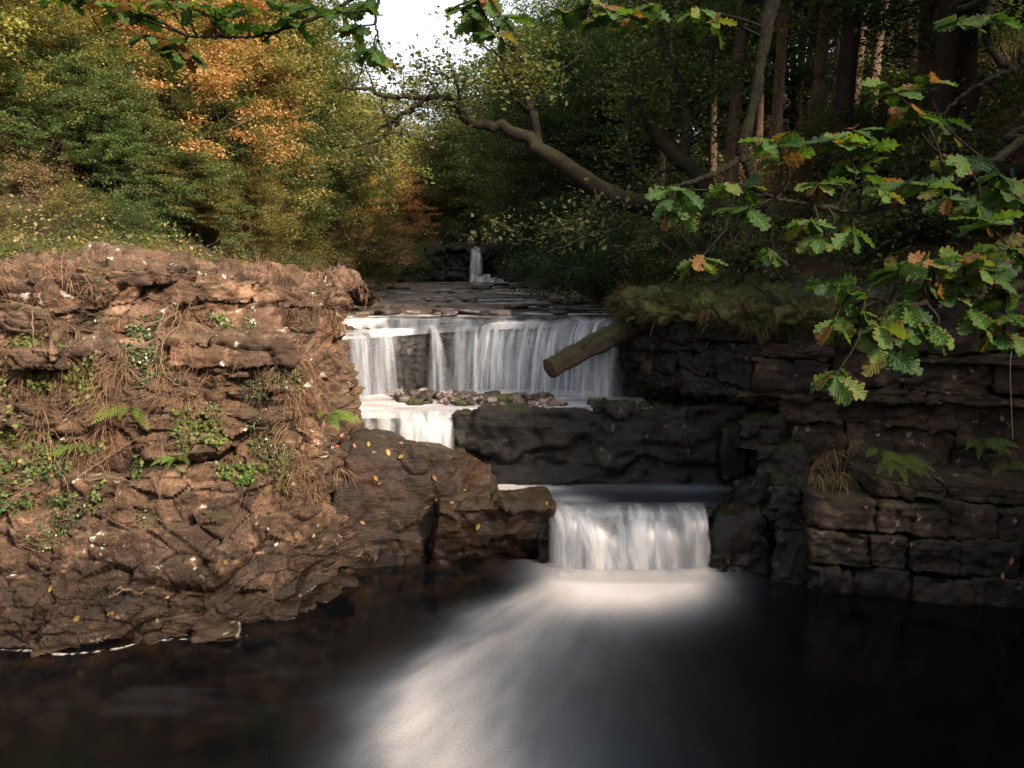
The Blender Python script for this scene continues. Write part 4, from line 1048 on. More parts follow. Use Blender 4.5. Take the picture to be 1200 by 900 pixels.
# left slope: (pixel column, depth, kind, scale, leaves)
for k, (px, y, kind, s, lf) in enumerate([
    (60, 20, 'broad', .80, 'leaf_yellow'), (165, 23, 'broad', .95, 'leaf_orange'), (-60, 22, 'broad', 1.0, 'leaf_orange'), (255, 26, 'broad', .9, 'leaf_yellow'), (215, 29, 'tall', .85, 'leaf_orange'),
    (120, 28, 'tall', 1.0, 'leaf_green'), (20, 27, 'tall', 1.05, 'leaf_yellow'), (300, 33, 'broad', 1.1, 'leaf_green'), (350, 36, 'broad', 1.1, 'leaf_yellow'), (330, 29, 'tall', .8, 'leaf_green'),
    (-20, 34, 'tall', 1.1, 'leaf_green'), (90, 36, 'tall', 1.1, 'leaf_yellow'), (170, 38, 'tall', 1.15, 'leaf_green'), (240, 40, 'tall', 1.1, 'leaf_yellow'), (300, 44, 'tall', 1.1, 'leaf_yellow'), (375, 46, 'broad', 1.15, 'leaf_yellow'),
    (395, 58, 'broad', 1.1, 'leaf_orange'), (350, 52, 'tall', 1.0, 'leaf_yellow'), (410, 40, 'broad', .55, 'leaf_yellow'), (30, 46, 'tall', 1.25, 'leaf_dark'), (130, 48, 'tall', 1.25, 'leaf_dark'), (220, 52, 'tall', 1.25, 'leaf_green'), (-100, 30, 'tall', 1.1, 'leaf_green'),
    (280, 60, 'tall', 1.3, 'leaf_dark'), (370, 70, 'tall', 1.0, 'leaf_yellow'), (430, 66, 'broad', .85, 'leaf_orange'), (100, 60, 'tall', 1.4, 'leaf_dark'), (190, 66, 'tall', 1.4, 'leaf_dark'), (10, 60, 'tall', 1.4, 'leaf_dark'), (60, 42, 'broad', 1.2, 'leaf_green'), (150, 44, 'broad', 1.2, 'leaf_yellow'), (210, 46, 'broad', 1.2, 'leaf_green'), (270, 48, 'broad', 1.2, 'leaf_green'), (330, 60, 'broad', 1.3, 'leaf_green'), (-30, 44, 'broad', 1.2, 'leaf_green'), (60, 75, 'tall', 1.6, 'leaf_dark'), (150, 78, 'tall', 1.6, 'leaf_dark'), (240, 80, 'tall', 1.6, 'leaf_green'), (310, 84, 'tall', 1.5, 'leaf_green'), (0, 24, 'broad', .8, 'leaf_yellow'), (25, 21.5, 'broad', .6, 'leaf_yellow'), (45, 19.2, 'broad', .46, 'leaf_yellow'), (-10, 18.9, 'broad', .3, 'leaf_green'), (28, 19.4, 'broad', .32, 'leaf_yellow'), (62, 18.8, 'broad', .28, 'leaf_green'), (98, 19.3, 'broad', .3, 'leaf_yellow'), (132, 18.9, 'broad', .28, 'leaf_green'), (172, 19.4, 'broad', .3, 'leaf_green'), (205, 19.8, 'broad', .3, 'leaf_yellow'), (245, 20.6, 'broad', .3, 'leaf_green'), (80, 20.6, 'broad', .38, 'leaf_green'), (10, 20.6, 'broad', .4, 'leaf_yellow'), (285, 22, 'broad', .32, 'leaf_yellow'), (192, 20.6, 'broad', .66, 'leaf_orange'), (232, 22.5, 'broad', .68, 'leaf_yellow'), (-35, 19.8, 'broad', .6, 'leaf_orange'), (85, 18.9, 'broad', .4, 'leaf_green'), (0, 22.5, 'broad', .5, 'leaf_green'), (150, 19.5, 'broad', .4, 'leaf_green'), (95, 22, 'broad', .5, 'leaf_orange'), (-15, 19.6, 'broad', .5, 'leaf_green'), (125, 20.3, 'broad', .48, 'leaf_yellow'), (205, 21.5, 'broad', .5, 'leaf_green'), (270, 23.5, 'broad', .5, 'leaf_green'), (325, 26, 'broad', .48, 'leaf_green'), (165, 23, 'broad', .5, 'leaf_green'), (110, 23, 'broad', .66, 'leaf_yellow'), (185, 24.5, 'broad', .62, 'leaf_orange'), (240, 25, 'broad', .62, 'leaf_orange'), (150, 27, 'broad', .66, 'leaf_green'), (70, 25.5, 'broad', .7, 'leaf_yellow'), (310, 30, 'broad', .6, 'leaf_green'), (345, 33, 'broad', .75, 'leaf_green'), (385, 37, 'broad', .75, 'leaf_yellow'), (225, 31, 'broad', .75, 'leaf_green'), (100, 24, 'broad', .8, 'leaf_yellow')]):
    nm = {'leaf_yellow': 'yellow-green', 'leaf_orange': 'orange', 'leaf_green': 'green', 'leaf_dark': 'dark green'}[lf]
    form = ('small spreading' if s < .7 else 'broad') if kind == 'broad' else 'tall slender'
    where = 'just behind the sunlit outcrop' if y < 26 else ('halfway up the slope behind the outcrop' if y < 45 else 'high on the slope far behind the outcrop')
    l, g = f'{form} {nm} tree {where}', f'{form} {nm} trees {where}'
    place(kind, k, bx(px, y), y, s, rt.uniform(0, 6.28), lf, l, 'tree', g, barkm='bark_pale' if k % 3 else 'bark')
for k, (px, y, s) in enumerate([(285, 27, .8), (330, 29, .8), (70, 20, .7)]):
    place('bare', k, bx(px, y), y, s, rt.uniform(0, 6), 'leaf_dry', 'thin leafless sapling of bare pale twigs behind the outcrop', 'sapling', 'bare saplings behind the outcrop', barkm='twig', name='sapling')
# shrubs along the foot of the left slope
for k in range(20):
    y = rt.uniform(24, 42); px = rt.uniform(-60, 395)
    x = bx(px, y)
    if x > float(xl_(y)) - .7: x = float(xl_(y)) - .7 - rt.random()
    lf = rt.choice(['leaf_green', 'leaf_yellow', 'leaf_yellow', 'leaf_bright', 'leaf_dry', 'leaf_green', 'leaf_dry'])
    z = None if y > 18.7 else 4.75
    nm = {'leaf_green': 'green', 'leaf_yellow': 'yellowish', 'leaf_bright': 'bright green', 'leaf_dry': 'dry brown'}[lf]
    place('shrub', k, x, y, rt.uniform(.5, .95), rt.uniform(0, 6), lf, f'{nm} bushy shrub at the foot of the slope behind the outcrop', 'shrub', f'{nm} shrubs behind the outcrop', z=z, barkm='twig')
for k, (px, y, s, lf) in enumerate([(285, 27, 1.5, 'leaf_bright'), (400, 38, 1.5, 'leaf_green'), (418, 44, 1.3, 'leaf_bright'), (440, 55, 1.6, 'leaf_dry'), (470, 62, 1.6, 'leaf_bright'), (500, 66, 1.5, 'leaf_yellow'), (425, 60, 1.7, 'leaf_dry')]):
    place('shrub', k, min(bx(px, y), float(xl_(y)) + .5), y, s, k, lf, ['round bright green bush under the autumn trees', 'low green bush leaning over the mossy river shelf', 'fresh green bush at the edge of the river shelf', 'dry brown thicket beside the far river bank', 'yellow bush near the far thin waterfall', 'gold-leaved bush close beside the far thin waterfall', 'brown brushwood by the far end of the shelf'][k], 'shrub', None, barkm='twig')
# far end of the valley
for k, (px, y, kind, s, lf) in enumerate([(470, 80, 'broad', 1.15, 'leaf_orange'), (508, 84, 'broad', 1.1, 'leaf_yellow'), (545, 84, 'broad', 1.4, 'leaf_yellow'), (440, 90, 'broad', 1.4, 'leaf_yellow'), (495, 95, 'broad', 1.35, 'leaf_orange'), (590, 78, 'broad', 1.7, 'leaf_green'), (560, 90, 'broad', 1.8, 'leaf_green'), (615, 76, 'broad', 1.7, 'leaf_green'), (415, 84, 'broad', 1.5, 'leaf_yellow'), (400, 95, 'tall', 1.1, 'leaf_orange'), (620, 90, 'tall', 1.3, 'leaf_green'), (450, 82, 'broad', .9, 'leaf_yellow'), (530, 100, 'broad', 1.5, 'leaf_yellow'), (500, 84, 'broad', .8, 'leaf_yellow'), (475, 88, 'broad', .85, 'leaf_green'), (520, 86, 'broad', .8, 'leaf_green'), (420, 110, 'tall', 1.3, 'leaf_yellow'), (470, 115, 'broad', 1.5, 'leaf_green')]):
    nm = {'leaf_orange': 'orange', 'leaf_yellow': 'yellow', 'leaf_green': 'green'}[lf]
    place(kind, k, bx(px, y), y, s, rt.uniform(0, 6), lf, f'{nm} tree at the far end of the valley beyond the thin waterfall', 'tree', f'{nm} trees at the far end of the valley')
for k, (px, y, s, lf) in enumerate([(405, 84, 2.4, 'leaf_green'), (432, 90, 2.6, 'leaf_yellow'), (458, 86, 2.3, 'leaf_green'), (486, 92, 2.6, 'leaf_green'), (512, 96, 2.8, 'leaf_yellow'), (540, 92, 2.6, 'leaf_green'), (570, 90, 2.8, 'leaf_green'), (600, 86, 2.8, 'leaf_green'), (470, 76, 1.5, 'leaf_yellow'), (500, 74, 1.4, 'leaf_green'), (530, 75, 1.5, 'leaf_green'), (440, 76, 1.6, 'leaf_orange')]):
    nm = {'leaf_orange': 'orange', 'leaf_yellow': 'yellow', 'leaf_green': 'green'}[lf]
    place('shrub', k, bx(px, y), y, s, k * 1.7, lf, f'{nm} thicket filling the valley beyond the far thin waterfall', 'shrub', f'{nm} thickets beyond the far waterfall', barkm='bark')
# right bank: leafy trees over the river
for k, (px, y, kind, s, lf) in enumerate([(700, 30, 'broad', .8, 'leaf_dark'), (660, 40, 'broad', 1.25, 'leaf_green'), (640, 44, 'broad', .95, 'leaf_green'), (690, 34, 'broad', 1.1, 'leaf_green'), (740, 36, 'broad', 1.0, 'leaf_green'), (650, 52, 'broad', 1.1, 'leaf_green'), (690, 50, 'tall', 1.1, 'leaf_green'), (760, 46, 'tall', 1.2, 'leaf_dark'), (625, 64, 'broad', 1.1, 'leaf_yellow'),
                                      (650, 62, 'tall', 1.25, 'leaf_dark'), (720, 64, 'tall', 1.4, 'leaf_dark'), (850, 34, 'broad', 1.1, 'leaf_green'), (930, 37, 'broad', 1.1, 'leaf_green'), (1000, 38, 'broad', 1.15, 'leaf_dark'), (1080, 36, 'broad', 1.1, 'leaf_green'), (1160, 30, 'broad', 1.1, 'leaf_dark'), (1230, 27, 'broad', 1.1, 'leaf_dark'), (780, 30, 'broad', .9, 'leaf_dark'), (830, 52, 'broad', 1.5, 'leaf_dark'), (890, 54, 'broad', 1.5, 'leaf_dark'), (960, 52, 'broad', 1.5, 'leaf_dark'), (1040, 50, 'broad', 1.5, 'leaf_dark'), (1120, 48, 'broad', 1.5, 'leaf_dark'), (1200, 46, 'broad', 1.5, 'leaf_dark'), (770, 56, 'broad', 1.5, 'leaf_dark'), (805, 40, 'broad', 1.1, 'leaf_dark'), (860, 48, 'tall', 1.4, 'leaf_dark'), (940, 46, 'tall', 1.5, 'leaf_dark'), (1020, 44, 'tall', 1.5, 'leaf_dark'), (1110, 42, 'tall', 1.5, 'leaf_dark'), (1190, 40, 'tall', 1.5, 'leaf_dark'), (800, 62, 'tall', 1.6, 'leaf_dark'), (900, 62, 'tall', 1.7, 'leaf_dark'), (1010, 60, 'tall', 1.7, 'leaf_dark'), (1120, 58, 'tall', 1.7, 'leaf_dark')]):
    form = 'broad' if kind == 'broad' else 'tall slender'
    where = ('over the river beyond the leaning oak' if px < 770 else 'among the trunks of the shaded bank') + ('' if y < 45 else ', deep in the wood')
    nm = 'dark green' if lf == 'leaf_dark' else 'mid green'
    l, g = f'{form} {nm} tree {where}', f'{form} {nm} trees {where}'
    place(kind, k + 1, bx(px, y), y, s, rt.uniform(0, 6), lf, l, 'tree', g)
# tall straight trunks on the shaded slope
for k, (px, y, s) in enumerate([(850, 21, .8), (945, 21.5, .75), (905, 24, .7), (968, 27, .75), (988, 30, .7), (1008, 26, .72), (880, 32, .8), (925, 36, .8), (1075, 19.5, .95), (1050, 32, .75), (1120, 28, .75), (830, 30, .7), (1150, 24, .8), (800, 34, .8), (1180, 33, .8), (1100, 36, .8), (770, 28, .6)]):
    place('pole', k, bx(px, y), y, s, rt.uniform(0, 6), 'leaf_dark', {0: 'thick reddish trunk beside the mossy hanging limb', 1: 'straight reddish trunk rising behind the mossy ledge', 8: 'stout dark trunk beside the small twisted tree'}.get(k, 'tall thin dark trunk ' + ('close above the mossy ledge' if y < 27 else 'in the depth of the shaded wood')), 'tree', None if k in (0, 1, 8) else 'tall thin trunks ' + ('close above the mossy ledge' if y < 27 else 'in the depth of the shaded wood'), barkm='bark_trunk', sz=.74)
for k in range(44):
    y = rt.uniform(17.2, 36); px = rt.uniform(730, 1260); x = bx(px, y)
    x = max(x, float(xr_(y)) + .9)
    lf = rt.choice(['leaf_dark', 'leaf_dark', 'leaf_green', 'leaf_dry'])
    nm = {'leaf_dark': 'dark', 'leaf_green': 'green', 'leaf_dry': 'dry brown'}[lf]
    place('shrub', k, x, y, rt.uniform(.45, 1.0), rt.uniform(0, 6), lf, f'{nm} shrub growing among the trunks of the shaded bank', 'shrub', f'{nm} shrubs of the shaded bank', z=None if y > 18.7 else 4.7, barkm='twig')
for k, (px, y, s) in enumerate([(665, 27, 1.4), (690, 24.5, 1.3), (715, 22.5, 1.2), (640, 31, 1.5), (625, 36, 1.6), (610, 44, 1.7), (705, 28, 1.7), (735, 20.5, .9), (660, 34, 1.7), (610, 54, 1.5), (620, 67, 1.4)]):
    x = max(bx(px, y), float(xr_(y)) + .15) if y < 60 else bx(px, y)
    place('shrub', k, x, y, s, k * 1.3, 'leaf_dark', 'dark evergreen bush overhanging the river edge beyond the mossy ledge', 'shrub', 'dark bushes overhanging the river', barkm='bark')
# trees added beside the block cliff, mostly out of view, to shade this side
for k, (x, y, s) in enumerate([(11.0, 10.0, .7), (12.4, 7.6, .85), (10.4, 7.6, .6), (13.0, 11.5, .9), (14.6, 9.0, 1.0), (16.5, 11.5, 1.1),  (10.6, 8.8, .7)]):
    place('broad', k, x, y, s, rt.uniform(0, 6), 'leaf_green', 'unseen broad green tree added beside the block cliff for shade', 'tree', 'shade trees added beside the block cliff')
for k, (x, y, s) in enumerate([(9.6, 13.9, 1.0), (8.3, 16.2, 1.05), (11.2, 15.8, 1.05), (7.3, 18.6, 1.0), (10.2, 18.8, 1.05), (10.8, 12.2, .95), (10.4, 15.0, 1.0)]):  # trunks partly in view, crowns added above the frame as shade
    place('pole', k + 1, x, y, s, rt.uniform(0, 6), 'leaf_dark', 'tall dark trunk close to the edge of the block cliff, its crown added for shade', 'tree', 'tall trunks at the cliff edge with crowns added for shade', sz=.62)

# undergrowth on the slopes
def ground_cover(name, mat, label, box, n, seed, side_):
    rg = np.random.default_rng(seed)
    y = box[2] + (box[3] - box[2]) * rg.uniform(0, 1, n) ** 1.5
    x = rg.uniform(box[0], box[1], n)
    keep = (x < xl_(y) - .3) if side_ < 0 else (x > xr_(y) + .4)
    px_, _ = proj(np.stack([x, y, np.full(n, 5.0)], 1)); keep &= (px_ > -150) & (px_ < 1350)
    x, y = x[keep], y[keep]
    den = fbm(np.stack([x * .5, y * .5, x * 0], 1), 3, seed); k2 = den > -.25
    x, y, den = x[k2], y[k2], den[k2]
    z = height(x, y) + rg.uniform(0.02, .5, len(x)) * (.35 + np.clip(den, 0, 1))
    me = leaf_mesh(name, np.stack([x, y, z], 1), .11, rg, flat=.6)
    return stuff(obj(name, me, mat), label, 'undergrowth')
ground_cover('undergrowth', M['leaf_green'], 'low green undergrowth under the autumn trees', (-40, 0, 18.7, 60), 60000, 1, -1)
ground_cover('bracken', M['leaf_dry'], 'brown bracken and leaf litter under the autumn trees', (-40, 0, 18.7, 60), 50000, 2, -1)
ground_cover('undergrowth', M['leaf_dark'], 'dark undergrowth on the shaded bank', (0, 40, 18.7, 55), 50000, 3, 1)
ground_cover('leaf_litter', M['leaf_dry'], 'fallen brown leaves on the shaded bank', (0, 40, 18.7, 50), 30000, 4, 1)

for (x0, x1, y0, y1, n_, sd, mt, lab, sz_) in [(-17, -4.5, 14.5, 20.5, 42000, 8, 'leaf_green', 'low green undergrowth on top of the sunlit outcrop', .1), (-17, -4.5, 14.2, 20.5, 26000, 9, 'leaf_dry', 'brown dead bracken on top of the sunlit outcrop', .1),
                                    (3.0, 15, 12.8, 20, 20000, 10, 'leaf_dark', 'dark low plants along the top of the block cliff', .08), (3.0, 15, 12.8, 20, 14000, 11, 'leaf_dry', 'fallen dry leaves along the top of the block cliff', .08)]:
    gb = np.random.default_rng(sd)
    x_ = gb.uniform(x0, x1, n_); y_ = gb.uniform(y0, y1, n_); z_ = np.where(y_ < 18.6, near_h(x_, np.minimum(y_, 18.5)), height(x_, y_))
    kp = (fbm(np.stack([x_ * .8, y_ * .8, x_ * 0], 1), 3, sd) > -.1) & (z_ > 4.35)
    z_ = z_ + gb.uniform(0, .75, n_) ** 1.5
    stuff(obj('undergrowth', leaf_mesh('undergrowth', np.stack([x_, y_, z_], 1)[kp], sz_, gb, flat=.6), M[mt]), lab, 'undergrowth')
for k, (px, y, s, lf) in enumerate([(60, 19.5, .6, 'leaf_bright'), (140, 21, .7, 'leaf_dry'), (215, 22, .6, 'leaf_green'), (300, 22.5, .6, 'leaf_dry'), (330, 25, .7, 'leaf_green'), (120, 25, .8, 'leaf_green'), (20, 21, .7, 'leaf_dry')]):
    nm = {'leaf_green': 'green', 'leaf_yellow': 'yellowish', 'leaf_bright': 'bright green', 'leaf_dry': 'dry brown'}[lf]
    place('shrub', k, bx(px, y), y, s, k * 1.1, lf, f'{nm} bushy shrub at the foot of the slope behind the outcrop', 'shrub', f'{nm} shrubs behind the outcrop', barkm='twig')
ru = random.Random(41)
for k in range(64):
    y = ru.uniform(15.6, 19.6) if k < 44 else ru.uniform(19.6, 24.5); px = ru.uniform(-70, 235) if k < 50 else ru.uniform(150, 330); lf = ru.choice(['leaf_green', 'leaf_green', 'leaf_dark', 'leaf_dry', 'leaf_yellow'])
    nm = {'leaf_green': 'green', 'leaf_yellow': 'yellowish', 'leaf_dark': 'dark green', 'leaf_dry': 'dry brown'}[lf]
    place('shrub', k, bx(px, y), y, ru.uniform(.25, .45), ru.uniform(0, 6), lf, f'small {nm} shrub on the slope just above the outcrop', 'shrub', f'small {nm} shrubs above the outcrop', barkm='twig')
# ------------------------------------------------------------------ leaning oak over the river
def tapered(pxpts, r0, r1, n=24, rough=.2, k=10, s=0):
    p = spline(np.array([P(*q) for q in pxpts]), n)
    return p, np.linspace(r0, r1, n)
lean = tag(empty('oak_tree', P(862, 292, 18.2)), 'dark leaning oak stretching its bare crooked limb over the river', 'tree')
li = Matrix.Translation(lean.location).inverted()
def leanp(o): o.matrix_parent_inverse = li; return o
mb = MB()
tp, tr_ = tapered([(900, 330, 18.0), (862, 290, 18.2), (820, 262, 18.1), (770, 245, 17.9), (725, 232, 17.8), (680, 207, 17.7), (645, 182, 17.6), (622, 170, 17.6)], .26, .15, 40)
tube(mb, tp, tr_, 12, rough=.22, s=4); leanp(obj('trunk', mb.mesh('trunk'), M['bark_dark'], lean))
limbs = [([(630, 175, 17.6), (600, 152, 17.6), (575, 145, 17.6), (548, 138, 17.5), (532, 122, 17.5), (520, 114, 17.4), (490, 113, 17.3), (455, 113, 17.1), (430, 106, 17.0), (400, 102, 16.9)], .17, .03),
         ([(640, 182, 17.6), (628, 155, 17.7), (620, 125, 17.8), (618, 95, 17.9), (608, 70, 18.0), (600, 50, 18.1), (585, 15, 18.2), (570, -30, 18.3)], .15, .05),
         ([(622, 110, 17.8), (606, 102, 17.7), (595, 92, 17.6), (592, 75, 17.5), (580, 62, 17.5), (560, 50, 17.4)], .08, .02),
         ([(497, 113, 17.3), (480, 130, 17.2), (462, 142, 17.1), (450, 160, 17.0), (435, 185, 16.9), (425, 205, 16.8)], .07, .012),
         ([(470, 138, 17.1), (445, 152, 16.9), (432, 180, 16.8), (420, 210, 16.7)], .04, .01),
         ([(535, 122, 17.5), (538, 105, 17.6), (530, 90, 17.7), (505, 88, 17.7), (490, 95, 17.7)], .05, .012),
         ([(620, 128, 17.8), (605, 118, 17.6), (590, 108, 17.5), (570, 110, 17.3), (560, 130, 17.2)], .05, .01),
         ([(700, 220, 17.7), (690, 250, 17.3), (640, 275, 17.0), (600, 285, 16.8)], .04, .01),
         ([(790, 250, 18.0), (770, 230, 18.4), (740, 190, 18.8), (735, 140, 19.2), (745, 90, 19.4)], .10, .03),
         ([(760, 243, 17.9), (720, 268, 17.4), (690, 278, 17.0), (640, 296, 16.6)], .05, .012)]
ltips = []
rgl = np.random.default_rng(77)
for path, r0, r1 in limbs:
    b = MB(); p, r_ = tapered(path, r0 * .85, r1, 26); p[1:-1] += rgl.normal(0, .03, p[1:-1].shape); tube(b, p, r_, 8, rough=.2)
    for i in range(8, 26, 2):
        tt = []
        d = rgl.normal(0, 1, 3); d[2] = abs(d[2]) * .5
        grow(b, tt, p[i], d, rgl.uniform(.5, 1.1), min(r_[i] * .5, .02), 0, dict(len=[.8, .5], rad=[.02, .008], seg=[4, 3], wob=[.2, .25], up=[.02, -.02], tap=[.4, .4], kids=[3], f0=[.3], ang=[45]), rgl)
        ltips += tt
    leanp(obj('branch', b.mesh('branch'), M['bark_dark'], lean))
T = np.array(ltips); idx = rgl.integers(0, len(T), 9000)
tpx, tpy = proj(T)
idx = idx[rgl.uniform(0, 1, len(idx)) < np.where(tpy[idx] > 195, .22, np.where(tpx[idx] < 520, .35, np.where(tpx[idx] < 620, .7, 1.0)))]
leanp(obj('crown', leaf_mesh('crown', T[idx] + rgl.normal(0, 1, (len(idx), 3)) * [.28, .28, .12], .12, rgl, clump=rgl.uniform(0, 1, len(T))[idx]), M['leaf_green'], lean))
# second dark crooked oaks next to it
for k, (pths, lab) in enumerate([
    ([([(870, 300, 19.5), (825, 215, 19.6), (795, 185, 19.7), (765, 150, 19.8), (745, 110, 20.0), (735, 70, 20.2)], .24, .09), ([(800, 188, 19.7), (805, 150, 20), (800, 110, 20.2), (780, 60, 20.3), (770, 10, 20.4)], .16, .07), ([(798, 130, 20.1), (830, 95, 20.3), (835, 60, 20.5), (850, 20, 20.6)], .1, .05)], 'crooked dark oak with twin stems behind the leaning oak'),
    ([([(1110, 300, 15.8), (1085, 262, 15.9), (1065, 250, 16.0), (1075, 225, 16.1), (1105, 190, 16.3), (1130, 150, 16.4), (1150, 90, 16.6)], .16, .07), ([(1085, 262, 15.9), (1040, 285, 15.6), (1000, 310, 15.3)], .1, .04)], 'small twisted tree rooted above the block cliff')]):
    e = tag(empty('oak_tree', P(*pths[0][0][0])), lab, 'tree'); inv = Matrix.Translation(e.location).inverted()
    tt = []
    for j, (path, r0, r1) in enumerate(pths):
        b = MB(); p, r_ = tapered(path, r0, r1, 30); tube(b, p, r_, 9, rough=.2, s=k)
        for i in range(8, 30, 3):
            d = rgl.normal(0, 1, 3); d[2] = abs(d[2]) * .4
            grow(b, tt, p[i], d, rgl.uniform(.8, 1.6), r_[i] * .3, 0, dict(len=[1, .6], rad=[.03, .01], seg=[4, 3], wob=[.2, .25], up=[.02, -.02], tap=[.4, .4], kids=[4], f0=[.3], ang=[45]), rgl)
        o = obj('trunk' if j == 0 else 'branch', b.mesh('trunk'), M['bark'], e); o.matrix_parent_inverse = inv
    T = np.array(tt); idx = rgl.integers(0, len(T), 5000)
    o = obj('crown', leaf_mesh('crown', T[idx] + rgl.normal(0, 1, (len(idx), 3)) * [.3, .3, .12], .12, rgl), M['leaf_green'], e); o.matrix_parent_inverse = inv

# ------------------------------------------------------------------ vegetation on the left outcrop
def pick(mask, n, rg, V_=LV, N_=LN):
    i = np.flatnonzero(mask); i = i[rg.integers(0, len(i), n)] if len(i) else i
    return V_[i], N_[i]
def region(px0, px1, py0, py1, Px=None, Py=None, vis=None):
    Px = Lpx if Px is None else Px; Py = Lpy if Py is None else Py
    m = (Px > px0) & (Px < px1) & (Py > py0) & (Py < py1)
    return m & (vis_left if vis is None else vis)
def grass_mesh(name, roots, nrm, rg, blades, length, width, hang=1.0, spread=.05, rnd=(0, .9)):
    n = len(roots) * blades
    r0 = np.repeat(roots, blades, 0) + rg.normal(0, spread, (n, 3)); nr = np.repeat(nrm, blades, 0)
    L = length * rg.uniform(.5, 1.3, (n, 1)) * np.repeat(rg.uniform(.6, 1.3, (len(roots), 1)), blades, 0)
    d = unit(nr * .6 + np.array([0, 0, .55]) + rg.normal(0, .45, (n, 3)))
    pts = [r0]
    for k in range(4):
        pts.append(pts[-1] + d * L / 4)
        d = unit(d + np.array([0, 0, -.62 * hang]) + nr * .03)
    side_ = unit(np.cross(d, rg.normal(0, 1, (n, 3))))
    w = np.array([1, .9, .75, .5, .12]) * width
    V_ = np.stack([np.stack([pts[k] - side_ * w[k], pts[k] + side_ * w[k]], 1) for k in range(5)], 1).reshape(-1, 3)
    i = np.arange(n)[:, None] * 10
    F_ = np.concatenate([i + np.array([[2 * k, 2 * k + 1, 2 * k + 3, 2 * k + 2]]) for k in range(4)])
    c = rg.uniform(*rnd, n) * .6 + np.repeat(rg.uniform(0, .4, len(roots)), blades)
    return build_mesh(name, V_, [F_], smooth=False, attrs={'rnd': np.repeat(c, 10)})
rg = np.random.default_rng(21)
RT, NM = [], []
for (a, b, c, d, n) in [(0, 400, 308, 338, 60), (0, 110, 312, 350, 22), (-60, 100, 400, 560, 45), (90, 150, 400, 540, 34), (170, 235, 400, 480, 18), (340, 402, 350, 425, 46), (190, 330, 405, 440, 12), (325, 366, 420, 500, 16), (325, 370, 540, 585, 16), (60, 220, 330, 400, 22), (150, 400, 330, 350, 10), (0, 400, 330, 600, 26)]:
    p_, n_ = pick(region(a, b, c, d), n, rg); RT.append(p_); NM.append(n_)
stuff(obj('dry_grass', grass_mesh('dry_grass', np.concatenate(RT), np.concatenate(NM), rg, 30, .42, .0038), M['straw']), 'hanging straw-coloured dry grass on the sunlit outcrop', 'grass')
def veg_patch(name, regs, n, size, mat, label, cat, seed, lift=.03, group=None, flat=.5):
    g_ = np.random.default_rng(seed); Ps, Ns = [], []
    m = np.zeros(len(LV), bool)
    for r_ in regs: m |= region(*r_)
    nz_ = fbm(LV * 3.1, 3, seed) > .08
    p_, n_ = pick(m & nz_, int(n * 1.7), g_); lift += .06; size *= .85
    p_ = p_ + n_ * g_.uniform(0.02, lift, (len(p_), 1)) + g_.normal(0, .02, p_.shape)
    e = empty(name, p_.mean(0)); inv = Matrix.Translation(e.location).inverted()
    o = obj('foliage', leaf_mesh(name, p_, size, g_, flat=flat, nrm=unit(n_ + [0, -.1, .25]), wide=.42, droop=.8), mat, e); o.matrix_parent_inverse = inv
    # a few stems that creep between the leaves
    b = MB()
    for q in range(7):
        k = g_.integers(0, len(p_)); near = np.argsort(((p_ - p_[k]) ** 2).sum(1))[::max(1, len(p_) // 60)][:6]
        pp = p_[near][np.argsort(p_[near][:, 2])]
        tube(b, spline(pp, 18), .004, 4)
    o = obj('stem', b.mesh('stem'), M['twig'], e); o.matrix_parent_inverse = inv; o['kind'] = 'stuff'
    return tag(e, label, cat, group)
veg_patch('ivy', [(98, 145, 318, 368), (85, 120, 340, 380)], 420, .06, M['ivy'], 'ivy patch high on the outcrop near its top edge', 'ivy', 1)
veg_patch('ivy', [(145, 178, 328, 362), (150, 190, 365, 400)], 420, .06, M['ivy'], 'ivy patch behind the tangled bare vine', 'ivy', 2)
veg_patch('ivy', [(285, 352, 430, 480), (290, 345, 480, 560)], 700, .05, M['ivy'], 'fine-leaved ivy patch under the flat ledge slab', 'ivy', 3)
veg_patch('ivy', [(145, 215, 405, 455)], 420, .06, M['ivy'], 'ivy patch below the tangled vine above the green fern', 'ivy', 4)
veg_patch('ivy', [(30, 100, 585, 650), (150, 180, 600, 620)], 200, .05, M['ivy'], 'small ivy sprigs low on the outcrop near the water', 'ivy', 5)
veg_patch('weeds', [(-30, 70, 400, 520), (-20, 110, 420, 500)], 900, .085, M['leaf_bright'], 'leafy green weeds beside the dry grass curtain', 'weeds', 6, lift=.2)
veg_patch('weeds', [(-10, 120, 520, 600)], 600, .075, M['leaf_green'], 'green weeds trailing below the grass curtain', 'weeds', 7, lift=.16)
veg_patch('weeds', [(195, 260, 480, 525)], 200, .07, M['leaf_bright'], 'small bush of broad weeds on the outcrop under the ledge', 'weeds', 8, lift=.14)
veg_patch('weeds', [(160, 220, 525, 560), (240, 300, 545, 580)], 200, .07, M['leaf_bright'], 'low scattered weeds along the middle shelf of the outcrop', 'weeds', 9, lift=.12)
veg_patch('weeds', [(240, 280, 365, 395), (265, 300, 380, 395)], 90, .06, M['leaf_bright'], 'little green weeds on the upper ledge of the outcrop', 'weeds', 10, lift=.1)
veg_patch('weeds', [(305, 340, 540, 575), (375, 392, 560, 590)], 110, .06, M['leaf_bright'], 'green weeds above the smooth boulder', 'weeds', 11, lift=.1)
